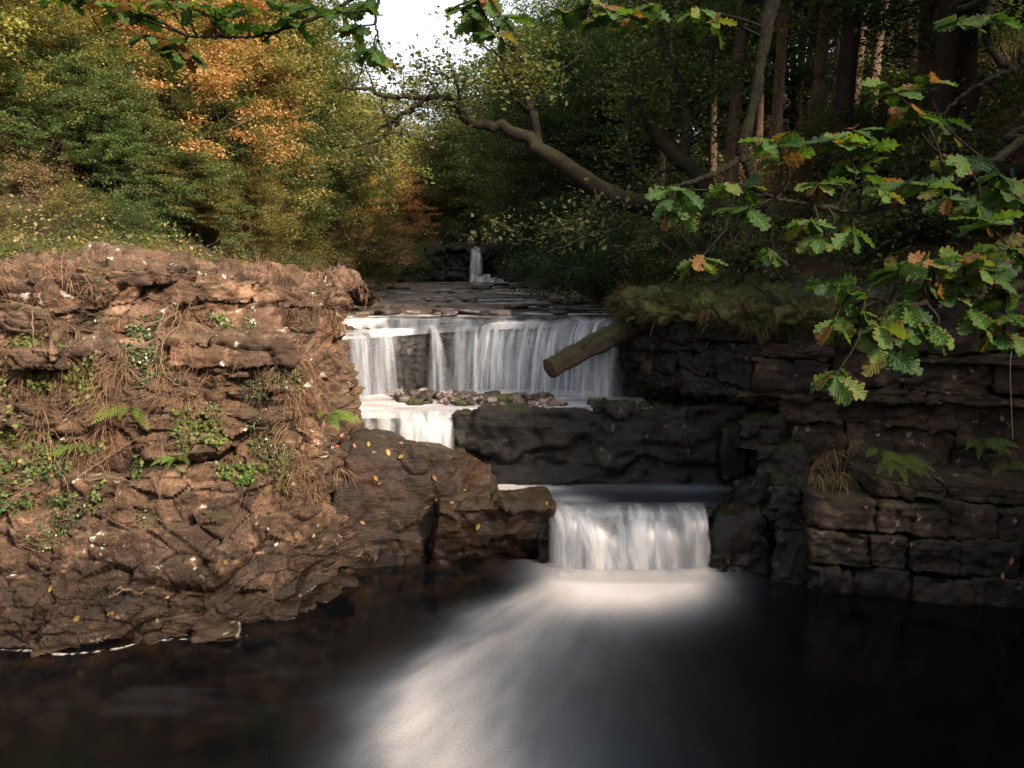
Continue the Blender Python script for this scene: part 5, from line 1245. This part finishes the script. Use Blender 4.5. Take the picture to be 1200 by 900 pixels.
# ferns
def fern(px, py, depth, size, nfr, seed, label, dirn=(0, -1, .25), mat='fern', V_=None, N_=None):
    g_ = np.random.default_rng(seed)
    base = P(px, py, depth)
    if V_ is not None:
        qx, qy = proj(V_); i = np.argmin((qx - px) ** 2 + (qy - py) ** 2 + (V_[:, 1] > 18) * 1e6); base = V_[i] + N_[i] * .02
    e = tag(empty('fern', base), label, 'fern')
    for f in range(nfr):
        d = unit(np.array(dirn) + np.array([(f / max(1, nfr - 1) - .5) * 2.6, g_.uniform(-.3, .2), g_.uniform(-.1, .75)]))
        L = size * g_.uniform(.7, 1.1); n_ = 15
        p = [np.zeros(3)]
        for k in range(n_):
            p.append(p[-1] + d * L / n_); d = unit(d + np.array([0, 0, -.085]))
        p = np.array(p); b = MB(); tube(b, p, np.linspace(.006, .002, n_ + 1), 4, a=.2)
        for k in range(2, n_ + 1):
            t_ = unit(p[k] - p[k - 1]); sd = unit(np.cross(t_, [dirn[0] * .5, -1.0, .7])); upv = np.cross(sd, t_)
            w = size * .14 * math.sin(math.pi * min(1, (k / n_) * .82 + .18)) ** .9
            for sg in (-1, 1):
                tip = p[k] + sd * sg * w + t_ * w * .35 - upv * w * .18
                m_ = (p[k] + tip) / 2
                wd = t_ * L / n_ * .26
                V4 = np.array([p[k] - wd * .6, m_ - wd, tip, m_ + wd, p[k] + wd * .6])
                b.add(V4, [[0, 1, 3, 4]], a=.3 + .7 * k / n_); b.add(V4[[1, 2, 3]], [[0, 1, 2]], a=.3 + .7 * k / n_)
        obj('frond', b.mesh('frond', smooth=False), M[mat], e)
    return e
fern(152, 482, 11.6, .7, 6, 1, 'bright green fern spreading in the middle of the outcrop', V_=LV, N_=LN)
fern(382, 488, 12.9, .7, 6, 2, 'green fern leaning over the white pool edge of the outcrop', dirn=(.8, -.6, .25), V_=LV, N_=LN)
fern(90, 520, 11.3, .42, 6, 3, 'green fern among the weeds of the outcrop', V_=LV, N_=LN)
fern(205, 535, 11.7, .36, 5, 4, 'small fern on the outcrop below the bright fern', V_=LV, N_=LN)
fern(300, 548, 12.0, .34, 5, 5, 'small fern near the fine ivy of the outcrop', V_=LV, N_=LN)
fern(1048, 538, 12.5, .7, 8, 6, 'bushy green fern growing from the block cliff ledge')
fern(1030, 530, 12.45, .55, 5, 8, 'light fern fronds at the side of the bushy fern on the cliff ledge')
fern(1150, 520, 12.2, .55, 6, 7, 'fern drooping under the hanging wire on the block cliff')
fern(1180, 545, 12.1, .5, 5, 9, 'dark fern low on the block cliff beside the wire')
fern(745, 372, 15.8, .28, 5, 10, 'tiny fern hanging on the mossy ledge edge')
fern(820, 350, 14.6, .3, 5, 11, 'little fern on the moss cushion')
# tangled bare vine and twigs
def twig_thing(name, paths, r, label, cat, mat='twig', depth_on=True):
    p0 = None; e = None
    for path in paths:
        pts = []
        for (px, py) in path:
            i = np.argmin((Lpx - px) ** 2 + (Lpy - py) ** 2 + (LV[:, 1] > 18) * 1e6)
            pts.append(P(px, py, LV[i][1] - .12 - .1 * random.random()))
        if e is None: e = tag(empty(name, pts[0]), label, cat); inv = Matrix.Translation(e.location).inverted()
        b = MB(); n_ = 30; q = spline(np.array(pts), n_); q += np.random.default_rng(len(path) + int(abs(path[0][0]))).normal(0, .008, q.shape)
        tube(b, q, np.linspace(r, r * .35, n_), 5); o = obj('stem', b.mesh('stem'), M[mat], e); o.matrix_parent_inverse = inv
    return e
twig_thing('bare_vine', [[(208, 352), (205, 375), (190, 392), (165, 405), (150, 400)], [(205, 345), (212, 375), (200, 395), (178, 408), (150, 408), (148, 425), (130, 438), (110, 425)], [(195, 360), (185, 385), (182, 410), (165, 412)], [(210, 380), (192, 400), (190, 430), (205, 450), (225, 455)], [(220, 355), (205, 368), (182, 378), (160, 385)], [(205, 350), (218, 362), (225, 352)], [(150, 430), (165, 445), (182, 440), (195, 448)]], .013, 'tangled loop of bare pale vine on the outcrop', 'vine')
twig_thing('sapling', [[(40, 410), (38, 370), (37, 330), (34, 290)], [(37, 320), (20, 305), (5, 298)], [(37, 312), (52, 300), (60, 288)], [(36, 305), (28, 292), (25, 280)], [(38, 360), (20, 355), (0, 350)]], .012, 'leafless sapling standing against the outcrop face', 'sapling', 'twig')
twig_thing('dead_branch', [[(90, 560), (120, 540), (150, 520), (170, 512)], [(100, 562), (140, 560), (160, 570)]], .012, 'pale dead branch lying across the lower outcrop', 'branch')
twig_thing('dead_branch', [[(-5, 595), (20, 580), (46, 556)], [(20, 580), (35, 582)]], .012, 'dry stick sticking out below the trailing weeds', 'branch')
twig_thing('dead_branch', [[(60, 530), (75, 560), (85, 590)], [(128, 700), (150, 690), (168, 698)], [(140, 688), (160, 695), (172, 692)]], .012, 'driftwood sticks stranded low on the outcrop', 'branch')
twig_thing('dead_branch', [[(180, 560), (190, 590), (205, 600)], [(195, 545), (188, 570), (196, 610)]], .008, 'hanging bare root on the outcrop', 'root')

# ------------------------------------------------------------------ right ledge: grasses, roots
Mpx, Mpy = proj(MV)
mv = (MV[:, 2] > 4.0) & (MN[:, 1] < .3) | (MN[:, 2] > .5)
i = np.flatnonzero(mv & (MV[:, 1] < 18)); g_ = np.random.default_rng(31); i = i[g_.integers(0, len(i), 420)]
stuff(obj('moss_grass', grass_mesh('moss_grass', MV[i], MN[i], g_, 40, .16, .0035, hang=.8, spread=.07), M['mossgrass']), 'short shaggy grass fringing the mossy ledge', 'grass')
i = np.flatnonzero((MV[:, 1] < 17.5) & (MN[:, 1] < 0) & (MV[:, 2] < 4.6)); i = i[g_.integers(0, len(i), 24)]
stuff(obj('dry_grass', grass_mesh('dry_grass', MV[i], MN[i], g_, 36, .34, .004), M['straw']), 'dry grass tufts hanging from the mossy ledge', 'grass')
pts = np.array([P(a, b, c) for a, b, c in [(962, 545, 12.85), (975, 535, 12.9), (985, 560, 12.8), (958, 560, 12.8), (1000, 520, 13.0), (990, 445, 13.2)]])
stuff(obj('dry_grass', grass_mesh('dry_grass', pts, np.tile([[0, -1.0, 0]], (len(pts), 1)), g_, 60, .35, .004), M['straw']), 'dry grass tufts on the ledges of the block cliff', 'grass')
rootp = [[(830, 400, 14.5), (820, 440, 14.6), (828, 480, 14.7), (812, 520, 14.8)], [(845, 420, 14.4), (838, 470, 14.6), (826, 500, 14.7)], [(900, 340, 14.0), (915, 360, 13.8), (925, 395, 13.6), (918, 420, 13.6)], [(880, 330, 14.1), (905, 350, 13.9), (935, 372, 13.6)]]
e = tag(empty('tree_roots', P(*rootp[0][0])), 'bare roots hanging down from the mossy overhang', 'roots'); inv = Matrix.Translation(e.location).inverted()
for k, path in enumerate(rootp):
    b = MB(); tube(b, spline(np.array([P(*q) for q in path]), 20), np.linspace(.035 if k > 1 else .012, .006, 20), 6, rough=.2); o = obj('root', b.mesh('root'), M['bark'], e); o.matrix_parent_inverse = inv

# ------------------------------------------------------------------ log, fallen trunk, post and wire
lg = tag(empty('fallen_log', P(645, 435, 16.0)), 'broken wooden log jutting from the mossy ledge over the fall', 'log'); inv = Matrix.Translation(lg.location).inverted()
A, B = P(644, 432, 15.7), P(748, 378, 16.8)
p = spline(np.array([A, A * .66 + B * .34 + [0, 0, .015], A * .3 + B * .7, B]), 30)
ga = np.array([fbm(np.array([[k * .45, 0, 0], [k * .45, .25, 0], [k * .45, .5, 0]]), 3, 2) for k in range(40)]).T * .6 + .5
ga = np.clip(np.stack([np.interp(np.linspace(0, 2, 60), [0, 1, 2], ga[:, k]) for k in range(40)], 1), 0, 1).reshape(-1)
p = spline(p, 60)
b = MB(); tube(b, p, np.linspace(.205, .25, 60), 40, rough=.12, s=3, a=ga); o = obj('bark', b.mesh('bark'), M['wood_log'], lg); o.matrix_parent_inverse = inv
ax = unit(A - B); s1 = unit(np.cross(ax, [0, 0, 1])); s2 = np.cross(s1, ax)
ang = np.linspace(0, 2 * math.pi, 22, endpoint=False); Vv = [A + ax * .03]
for r_ in (.1, .198): Vv += [A + ax * (.03 - .04 * (r_ / .2) ** 3 + .012 * math.sin(5 * t)) + r_ * (math.cos(t) * s1 + math.sin(t) * s2) for t in ang]
F3 = [[0, 1 + k, 1 + (k + 1) % 22] for k in range(22)]; F4 = [[1 + k, 23 + k, 23 + (k + 1) % 22, 1 + (k + 1) % 22] for k in range(22)]
o = obj('cut_end', build_mesh('cut_end', Vv, [F3, F4], False), M['wood_end'], lg); o.matrix_parent_inverse = inv
for q_, d_ in ((18, (.3, -.6, .5)), (33, (-.4, -.7, -.1)), (45, (-.2, -.4, .8))):
    b = MB(); d_ = unit(np.array(d_)); tube(b, np.array([p[q_] + d_ * .12, p[q_] + d_ * .24, p[q_] + d_ * .33 + [0, 0, .02]]), [.06, .045, .02], 8, rough=.2, cap=True); o = obj('stub', b.mesh('stub'), M['wood_log'], lg); o.matrix_parent_inverse = inv
b = MB(); tube(b, spline(np.array([P(1108, 207, 13.4), P(1150, 206, 13.6), P(1215, 203, 13.9)]), 16), .17, 14, rough=.12, cap=True)
ft = tag(empty('fallen_tree', P(1150, 206, 13.6)), 'thick fallen trunk lying behind the teal post', 'log'); o = obj('trunk', b.mesh('trunk'), M['bark'], ft); o.matrix_parent_inverse = Matrix.Translation(ft.location).inverted()
pt = tag(empty('fence_post', P(1187, 392, 12.6)), 'slim teal metal post at the cliff edge', 'post'); inv = Matrix.Translation(pt.location).inverted()
b = MB(); tube(b, np.array([P(1188, 395, 12.6), P(1187.5, 300, 12.6), P(1187, 205, 12.6)]), .02, 10, cap=True); o = obj('post', b.mesh('post'), M['teal'], pt); o.matrix_parent_inverse = inv
b = MB(); tube(b, np.array([P(1187, 206, 12.6), P(1186.5, 197, 12.6)]), .034, 10, cap=True); o = obj('cap', b.mesh('cap'), M['teal'], pt); o.matrix_parent_inverse = inv
b = MB(); q = spline(np.array([P(1187, 398, 12.58), P(1184, 430, 12.5), P(1185, 470, 12.5), P(1187, 515, 12.5)]), 20); tube(b, q, .006, 5)
wr = tag(empty('hanging_wire', q[0]), 'thin pale wire hanging down the block cliff', 'wire'); o = obj('wire', b.mesh('wire'), flat_mat('wire', (.35, .35, .35)), wr); o.matrix_parent_inverse = Matrix.Translation(wr.location).inverted()

# ------------------------------------------------------------------ stones of the gravel bar
def stone_mesh(seed, n=5):
    V_, F_ = cube_grid((n, n, n))
    g_ = np.random.default_rng(seed)
    V_ = V_ / np.linalg.norm(V_, axis=1, keepdims=True) * .6 + V_ * .4
    f1, f2, cid, off = voronoi(V_ * 1.1 + seed * 3.3, seed)
    V_ = V_ * (1 + .35 * (cid - .5))[:, None] * (1 + .12 * fbm(V_ * 1.5 + seed, 3, seed))[:, None]
    return build_mesh('stone', V_ * np.array([1, .8, .6]), [F_], smooth=True)
SM = [stone_mesh(k) for k in range(8)]
rs = random.Random(3)
for k in range(190):
    t_ = rs.random(); px = 450 + 205 * t_ + rs.uniform(-6, 6)
    cy_ = 464 + 8 * t_; hh = 9 * math.sin(math.pi * min(1, max(0.08, t_ * 1.02))) ** .6
    py = cy_ + rs.uniform(-1, 1.0) * hh * .8 + 2
    c = G(px, py, Z2 + .0); pile = max(0, 1 - abs(py - cy_ - 1) / hh) * .14
    s = rs.choice([.05, .07, .09, .11, .14]) * rs.uniform(.8, 1.2)
    o = obj('stone', SM[k % 8], M['stone']); o.location = (c[0], c[1], Z2 + pile * rs.random() + s * .15)
    o.scale = (s, s * rs.uniform(.8, 1.1), s * rs.uniform(.6, 1.0)); o.rotation_euler = (rs.uniform(-.5, .5), rs.uniform(-.5, .5), rs.uniform(0, 6))
    tag(o, 'loose brown-grey stone in the bar below the broad waterfall', 'stone', 'stones of the bar below the waterfall')
for px, py, s, lab in [(476, 455, .2, 'mossy boulder at the tip of the stone bar'), (590, 472, .26, 'larger mossy green boulder at the front of the stone bar'), (488, 474, .17, 'small dark boulder standing in the white pool before the bar'), (405, 475, .3, 'dark mossy boulder against the outcrop in the white pool'), (540, 475, .14, 'dark wet stone at the edge of the stone bar'), (640, 467, .17, 'flat stone at the far end of the bar'), (712, 462, .34, 'dark wet boulder under the fallen log'), (728, 452, .42, 'big dark boulder against the mossy ledge under the log'), (700, 474, .2, 'small dark boulder at the ledge end under the log')]:
    c = G(px, py, Z2); o = obj('boulder', stone_mesh(int(px), 9), M['stone_moss']); o.location = (c[0], c[1], Z2 + s * .2); o.scale = (s, s, s * .85); tag(o, lab, 'boulder')
for px, py, s, lab in [(255, 738, .3, 'rounded boulder at the foot of the outcrop'), (100, 735, .4, 'broad dark boulder at the outcrop foot'), (330, 715, .25, 'small boulder by the waterline near the brown boulder face')]:
    c = G(px, py, .08); o = obj('boulder', stone_mesh(int(px), 14), M['rock_warm']); o.location = c; o.scale = (s, s, s * .6); tag(o, lab, 'boulder')
for k in range(70):
    y = 19.5 + 38 * rs.random() ** 1.6; u = rs.random() ** 1.3 * .85
    x = float(xl_(y)) + u * float(xr_(y) - xl_(y)); sz_ = rs.uniform(.08, .3) * (1 + y / 60)
    o = obj('river_rock', SM[k % 8], M['stone']); o.location = (x, y, float(z3f(np.array(x), np.array(y))) + .06); o.scale = (sz_, sz_, sz_ * .4); o.rotation_euler = (0, 0, rs.uniform(0, 6))
    tag(o, 'low flat rock showing on the mossy river shelf', 'rock', 'rocks on the river shelf')
# fallen leaves on the brown boulder and blocks
def curled(seed):
    g_ = np.random.default_rng(seed); V_ = []
    for i in range(5):
        for j in range(3):
            u, v = i / 4 - .5, (j - 1) * (math.sin(math.pi * i / 4) ** .8 * .26 + .01)
            V_.append((u, v, .35 * v * v * 3 + .25 * u * u + g_.uniform(-.03, .03)))
    return build_mesh('leaf', V_, [grid_faces(5, 3)], True, {'rnd': np.full(15, g_.uniform(0, 1))})
CL = [curled(k) for k in range(4)]
fl = [(438, 530), (432, 520), (395, 524), (415, 522), (470, 535), (440, 560), (445, 566), (425, 612), (560, 617), (487, 790 - 105), (512, 585), (530, 590), (610, 578), (640, 590), (455, 530), (400, 510), (140, 690), (130, 718), (185, 728), (195, 700), (265, 660), (300, 605), (1015, 594), (1185, 657), (1180, 680), (1175, 675), (745, 343), (860, 365), (375, 640), (510, 560), (545, 575), (470, 520), (90, 725), (225, 735), (60, 690)]
dg = bpy.context.evaluated_depsgraph_get()
dg.update()
for k, (px, py) in enumerate(fl):
    r_ = Vector(ray(px, py)).normalized()
    hit, loc, nor, _, ob, _ = scene.ray_cast(dg, Vector((0, 0, CAMZ)) + r_ * 7.0, r_)
    if not hit: continue
    o = obj('fallen_leaf', CL[k % 4], M['leaf_orange'] if k % 3 else M['leaf_dry'])
    o.location = loc + nor * .012; o.scale = [.085 + .02 * (k % 3)] * 3
    q = nor.to_track_quat('Z', 'Y'); o.rotation_euler = (q @ Matrix.Rotation(k * 1.7, 3, 'Z').to_quaternion()).to_euler()
    tag(o, 'fallen orange-brown leaf lying on the rocks by the pool', 'leaf', 'fallen leaves on the rocks')

# ------------------------------------------------------------------ the big oak beside the camera, its branches overhead
def oak_leaf_mesh(seed):
    g_ = np.random.default_rng(seed); n = 15
    V_, uv = [], []
    bend, cup = g_.uniform(.1, .45), g_.uniform(.1, .5)
    for i in range(n):
        t = i / (n - 1)
        env = (math.sin(math.pi * t ** .62 * .5) ** 1.2 if t < .62 else math.cos((t - .62) / .38 * math.pi * .5) ** .55) * .30
        lob = 1 + .34 * math.cos((t * 5.2) * 2 * math.pi + .6)
        w = max(.004, env * lob * .9)
        for s_ in (-1, -.5, 0, .5, 1):
            x = s_ * w * (1 + .08 * g_.uniform(-1, 1))
            V_.append((x, t + .10 * abs(s_) * (lob - 1) * .6, -bend * t * t * .6 + cup * abs(x) * .7 + .02 * g_.normal()))
            uv.append((.5 + s_ * .5 * min(1, w / .3 + .2), t))
    return build_mesh('leaf', V_, [grid_faces(n, 5)], True, uv=uv)
OL = [oak_leaf_mesh(k) for k in range(8)]
oak = tag(empty('oak_tree', (5.6, -0.6, 3.4)), 'big oak beside the pool whose leafy branches hang into the scene', 'tree')
oi_ = Matrix.Translation(oak.location).inverted()
def okp(o): o.matrix_parent_inverse = oi_; return o
b = MB(); tube(b, spline(np.array([(5.6, -.6, 2.9), (5.55, -.5, 5.0), (5.3, -.3, 7.0), (5.2, 0, 9.0), (5.0, .2, 12)]), 30), np.linspace(.38, .16, 30), 14, rough=.15); okp(obj('trunk', b.mesh('trunk'), M['bark_near'], oak))
ro = np.random.default_rng(9)
JOIN = {'r': (5.4, -.3, 6.4), 't': (5.2, 0, 8.6), 'l': (-2.4, -2.3, 7.6), 'q': (6.9, 1.6, 5.6)}
oak3 = tag(empty('oak_tree', (7.2, 1.5, 3.6)), 'oak on the near bank whose low branch crosses the block cliff', 'tree')
oi3_ = Matrix.Translation(oak3.location).inverted()
b = MB(); tube(b, spline(np.array([(7.2, 1.5, 3.2), (7.1, 1.55, 4.6), (6.9, 1.6, 5.6), (6.8, 1.8, 8)]), 24), np.linspace(.24, .1, 24), 14, rough=.15); obj('trunk', b.mesh('trunk'), M['bark_near'], oak3).matrix_parent_inverse = oi3_
oak1, oi1_ = oak, oi_
oak2 = tag(empty('oak_tree', (-2.6, -3.0, 3.4)), 'oak behind the viewpoint whose thin twigs dangle before the sky gap and autumn trees', 'tree')
oi2_ = Matrix.Translation(oak2.location).inverted()
b = MB(); tube(b, spline(np.array([(-2.6, -3, 2.9), (-2.55, -2.8, 5.0), (-2.4, -2.3, 7.6), (-2.3, -2.1, 10)]), 24), np.linspace(.3, .12, 24), 14, rough=.15); obj('trunk', b.mesh('trunk'), M['bark_near'], oak2).matrix_parent_inverse = oi2_
def leaf_at(p, d, size, br, tilt=.5):
    o = bpy.data.objects.new('leaf', OL[ro.integers(0, 8)]); col.objects.link(o)
    if not OL[0].materials:
        for m_ in OL: m_.materials.append(M['oak_leaf'])
    y = unit(d); z = unit(np.array([0, 0, 1.0]) + ro.normal(0, tilt, 3)); z = unit(z - y * np.dot(z, y)); x = np.cross(y, z)
    o.parent = br
    mw = Matrix(((x[0], y[0], z[0], p[0]), (x[1], y[1], z[1], p[1]), (x[2], y[2], z[2], p[2]), (0, 0, 0, 1))) @ Matrix.Scale(size, 4)
    o.matrix_basis = mw
    return o
NLEAF = [0]
def branch(path, r0, r1, join, clusters, mat='bark_near', lab=None, twigs=True, lsize=.112, more=3):
    """path of (px, py, depth); the first point runs on to the trunk; clusters: (px, py, depth, number of leaves)"""
    p = np.array([P(*q) for q in path])
    global oak, oi_
    if join == 'l': oak, oi_ = oak2, oi2_
    elif join == 'q': oak, oi_ = oak3, oi3_
    elif join: oak, oi_ = oak1, oi1_
    if join: p = np.concatenate([[np.array(JOIN[join]), np.array(JOIN[join]) * .5 + p[0] * .5 + [0, 0, .25]], p])
    q = spline(p, 12 * len(p)); q = q + ro.normal(0, .003, q.shape)
    b_ = MB(); rad = np.linspace(r0 * 2.2 if join else r0, r1, len(q))
    if join: rad = np.interp(np.arange(len(q)), [0, 24, len(q) - 1], [r0 * 2.2, r0, r1])
    tube(b_, q, rad, 8, rough=.25)
    tips = []
    for (cx, cy_, cd, nl) in clusters:
        t_ = P(cx, cy_, cd); k = np.argmin(((q - t_) ** 2).sum(1)); k = max(0, k - 2)
        mid = (q[k] + t_) / 2 + ro.normal(0, .03, 3)
        tube(b_, spline(np.array([q[k], mid, t_]), 10), np.linspace(min(.007, rad[k]), .0025, 10), 5)
        tips.append((t_, unit(t_ - mid), nl))
    br = okp(obj('branch', b_.mesh('branch'), M[mat], oak))
    if lab: br['label'] = lab
    for t_, d, nl in tips:
        a0 = ro.uniform(0, 6.28)
        for k in range(nl + more):
            az = a0 + k * 2.4; s_ = np.array([math.cos(az), math.sin(az), 0])
            dd = unit(d * .35 + s_ * .9 + np.array([0, 0, ro.uniform(-.55, .1)]))
            leaf_at(t_ - d * ro.uniform(0, .05), dd, lsize * ro.uniform(.7, 1.2), br); NLEAF[0] += 1
    return br
branch([(1260, 130, 3.3), (1200, 165, 3.3), (1135, 205, 3.25), (1060, 236, 3.2), (1005, 248, 3.15), (950, 240, 3.1), (900, 230, 3.05)], .02, .006, 'r',
       [(985, 165, 3.1, 8), (1000, 195, 3.15, 8), (905, 160, 3.0, 6), (915, 185, 3.0, 5), (1000, 150, 3.1, 4), (860, 215, 3.0, 5), (870, 245, 3.05, 5), (815, 310, 3.0, 7), (940, 262, 3.1, 6), (790, 222, 3.0, 5), (1115, 235, 3.2, 6), (1145, 240, 3.2, 6), (1040, 100, 3.3, 6), (1070, 128, 3.3, 6), (1085, 95, 3.3, 5), (1000, 275, 3.1, 5), (1090, 215, 3.1, 4), (1060, 212, 3.2, 4), (1172, 212, 3.2, 4), (1030, 222, 3.1, 4), (962, 212, 3.05, 4), (1020, 172, 3.1, 4), (1125, 188, 3.25, 4), (955, 285, 3.1, 4), (1185, 228, 3.2, 4)], lab='dark horizontal oak branch with bright leaves before the trunks')
branch([(1270, 320, 3.0), (1200, 332, 3.0), (1165, 346, 2.95), (1110, 352, 2.95), (1060, 357, 2.9), (1020, 347, 2.9), (990, 335, 2.9)], .018, .005, 'q',
       [(1050, 310, 2.9, 6), (1085, 300, 2.9, 6), (1030, 375, 2.9, 7), (1060, 365, 2.9, 6), (970, 335, 2.9, 7), (975, 385, 2.9, 5), (1110, 335, 2.95, 6), (1130, 300, 2.95, 6), (1155, 300, 2.95, 6), (1175, 395, 2.95, 5), (1040, 420, 2.85, 4), (975, 445, 2.85, 7), (1190, 290, 3.0, 6), (1085, 390, 2.9, 4), (1150, 255, 3.0, 5), (1100, 305, 2.85, 4), (1125, 325, 3.0, 4), (1160, 322, 2.9, 4), (1182, 345, 3.0, 4), (1075, 338, 3.0, 4), (1010, 395, 2.9, 4), (1000, 362, 2.95, 4), (1192, 372, 2.9, 4), (1140, 375, 2.95, 4), (1065, 395, 2.9, 3), (1165, 285, 3.1, 4)], lab='lower oak branch with leaf fans before the block cliff')
branch([(930, -60, 4.2), (905, 0, 4.1), (893, 60, 4.05), (884, 115, 4.0), (872, 165, 3.95), (870, 190, 3.9)], .04, .024, 't', [(830, 25, 3.9, 6), (815, 10, 3.9, 5)], mat='bark_moss', lab='mossy limb hanging straight down')
branch([(872, 178, 3.92), (880, 205, 3.9), (893, 235, 3.88), (902, 262, 3.86), (904, 290, 3.85)], .028, .008, None, [(905, 300, 3.8, 3)], mat='bark_moss')
branch([(868, 185, 3.92), (845, 200, 3.85), (815, 212, 3.8), (790, 218, 3.75)], .016, .006, None, [(785, 240, 3.7, 5), (800, 250, 3.7, 4)], mat='bark_moss')
branch([(1175, -40, 3.6), (1162, 0, 3.6), (1155, 40, 3.55), (1170, 70, 3.5), (1192, 80, 3.5), (1200, 60, 3.5)], .02, .012, 't', [(1120, 20, 3.5, 5), (1170, 20, 3.5, 5)], mat='bark_moss', lab='twisted mossy limb')
branch([(1190, 80, 3.5), (1165, 90, 3.5), (1130, 110, 3.5), (1100, 140, 3.5)], .014, .006, None, [(1060, 130, 3.5, 5), (1110, 150, 3.5, 4)], mat='bark_moss')
branch([(480, -60, 4.0), (430, -12, 4.0), (375, 18, 4.0), (310, 40, 4.0), (255, 44, 4.0), (215, 42, 4.0)], .014, .004, 'l',
       [(195, 50, 4.0, 6), (215, 62, 4.0, 6), (160, 12, 4.0, 6), (130, 8, 4.0, 6), (245, 10, 4.0, 6), (255, 25, 4.0, 5), (310, 30, 4.0, 4), (340, 20, 4.0, 4), (90, -5, 4.0, 5), (170, 40, 4.0, 5), (285, 5, 4.0, 4), (60, -6, 4.0, 4), (330, 3, 4.0, 3), (362, 4, 4.0, 3), (225, 6, 4.0, 3), (190, 3, 4.0, 3)], lab='thin oak twig crossing the autumn trees', lsize=.115)
branch([(470, -60, 3.9), (448, -10, 3.9), (440, 20, 3.9), (444, 50, 3.9)], .012, .004, 'l', [(430, 60, 3.9, 6), (445, 70, 3.9, 5), (410, 30, 3.9, 5), (395, 15, 3.9, 5), (425, 10, 3.9, 5)], lsize=.105)
branch([(560, -80, 4.2), (558, -20, 4.2), (562, 10, 4.2), (585, 35, 4.2)], .014, .004, 'l', [(555, 25, 4.2, 6), (580, 40, 4.2, 6), (600, 20, 4.2, 5), (570, 0, 4.2, 6), (545, 10, 4.2, 4)], lsize=.115)
branch([(720, -70, 4.0), (692, -10, 4.0), (688, 30, 4.0), (680, 62, 4.0), (655, 85, 4.0)], .013, .004, 'l', [(655, 15, 4.0, 3), (700, 18, 4.0, 5), (720, 10, 4.0, 6), (745, 20, 4.0, 6), (765, 8, 4.0, 5), (690, 0, 4.0, 4)], lsize=.115)
print('oak leaves', NLEAF[0])
oak, oi_ = oak1, oi1_
# unseen upper crown of that oak, added overhead and to the right for shade
rgk = np.random.default_rng(55); b, tt = MB(), []
for k in range(16):
    o = np.array([5.1, .1, 7.0 + 1.6 * rgk.random()]); az = rgk.uniform(-1.9, 1.9); d = np.array([math.cos(az), math.sin(az), .12])
    grow(b, tt, o, d, 4.5, .08, 0, dict(len=[4.5, 2, 1], rad=[.08, .03, .012], seg=[6, 4, 3], wob=[.15, .2, .25], up=[.03, 0, 0], tap=[.3, .3, .4], kids=[6, 4], f0=[.25, .25], ang=[50, 45]), rgk)
T = np.array(tt)
a_, b__ = proj(T); seen = (T[:, 1] > .3) & (a_ > -60) & (a_ < 1260) & (b__ > -60) & (b__ < 960)
T = T[~seen]; idx = rgk.integers(0, len(T), 9000)
okp(obj('crown', leaf_mesh('crown', T[idx] + rgk.normal(0, .22, (len(idx), 3)), .13, rgk), M['leaf_green'], oak))
print('oak leaves', NLEAF[0])
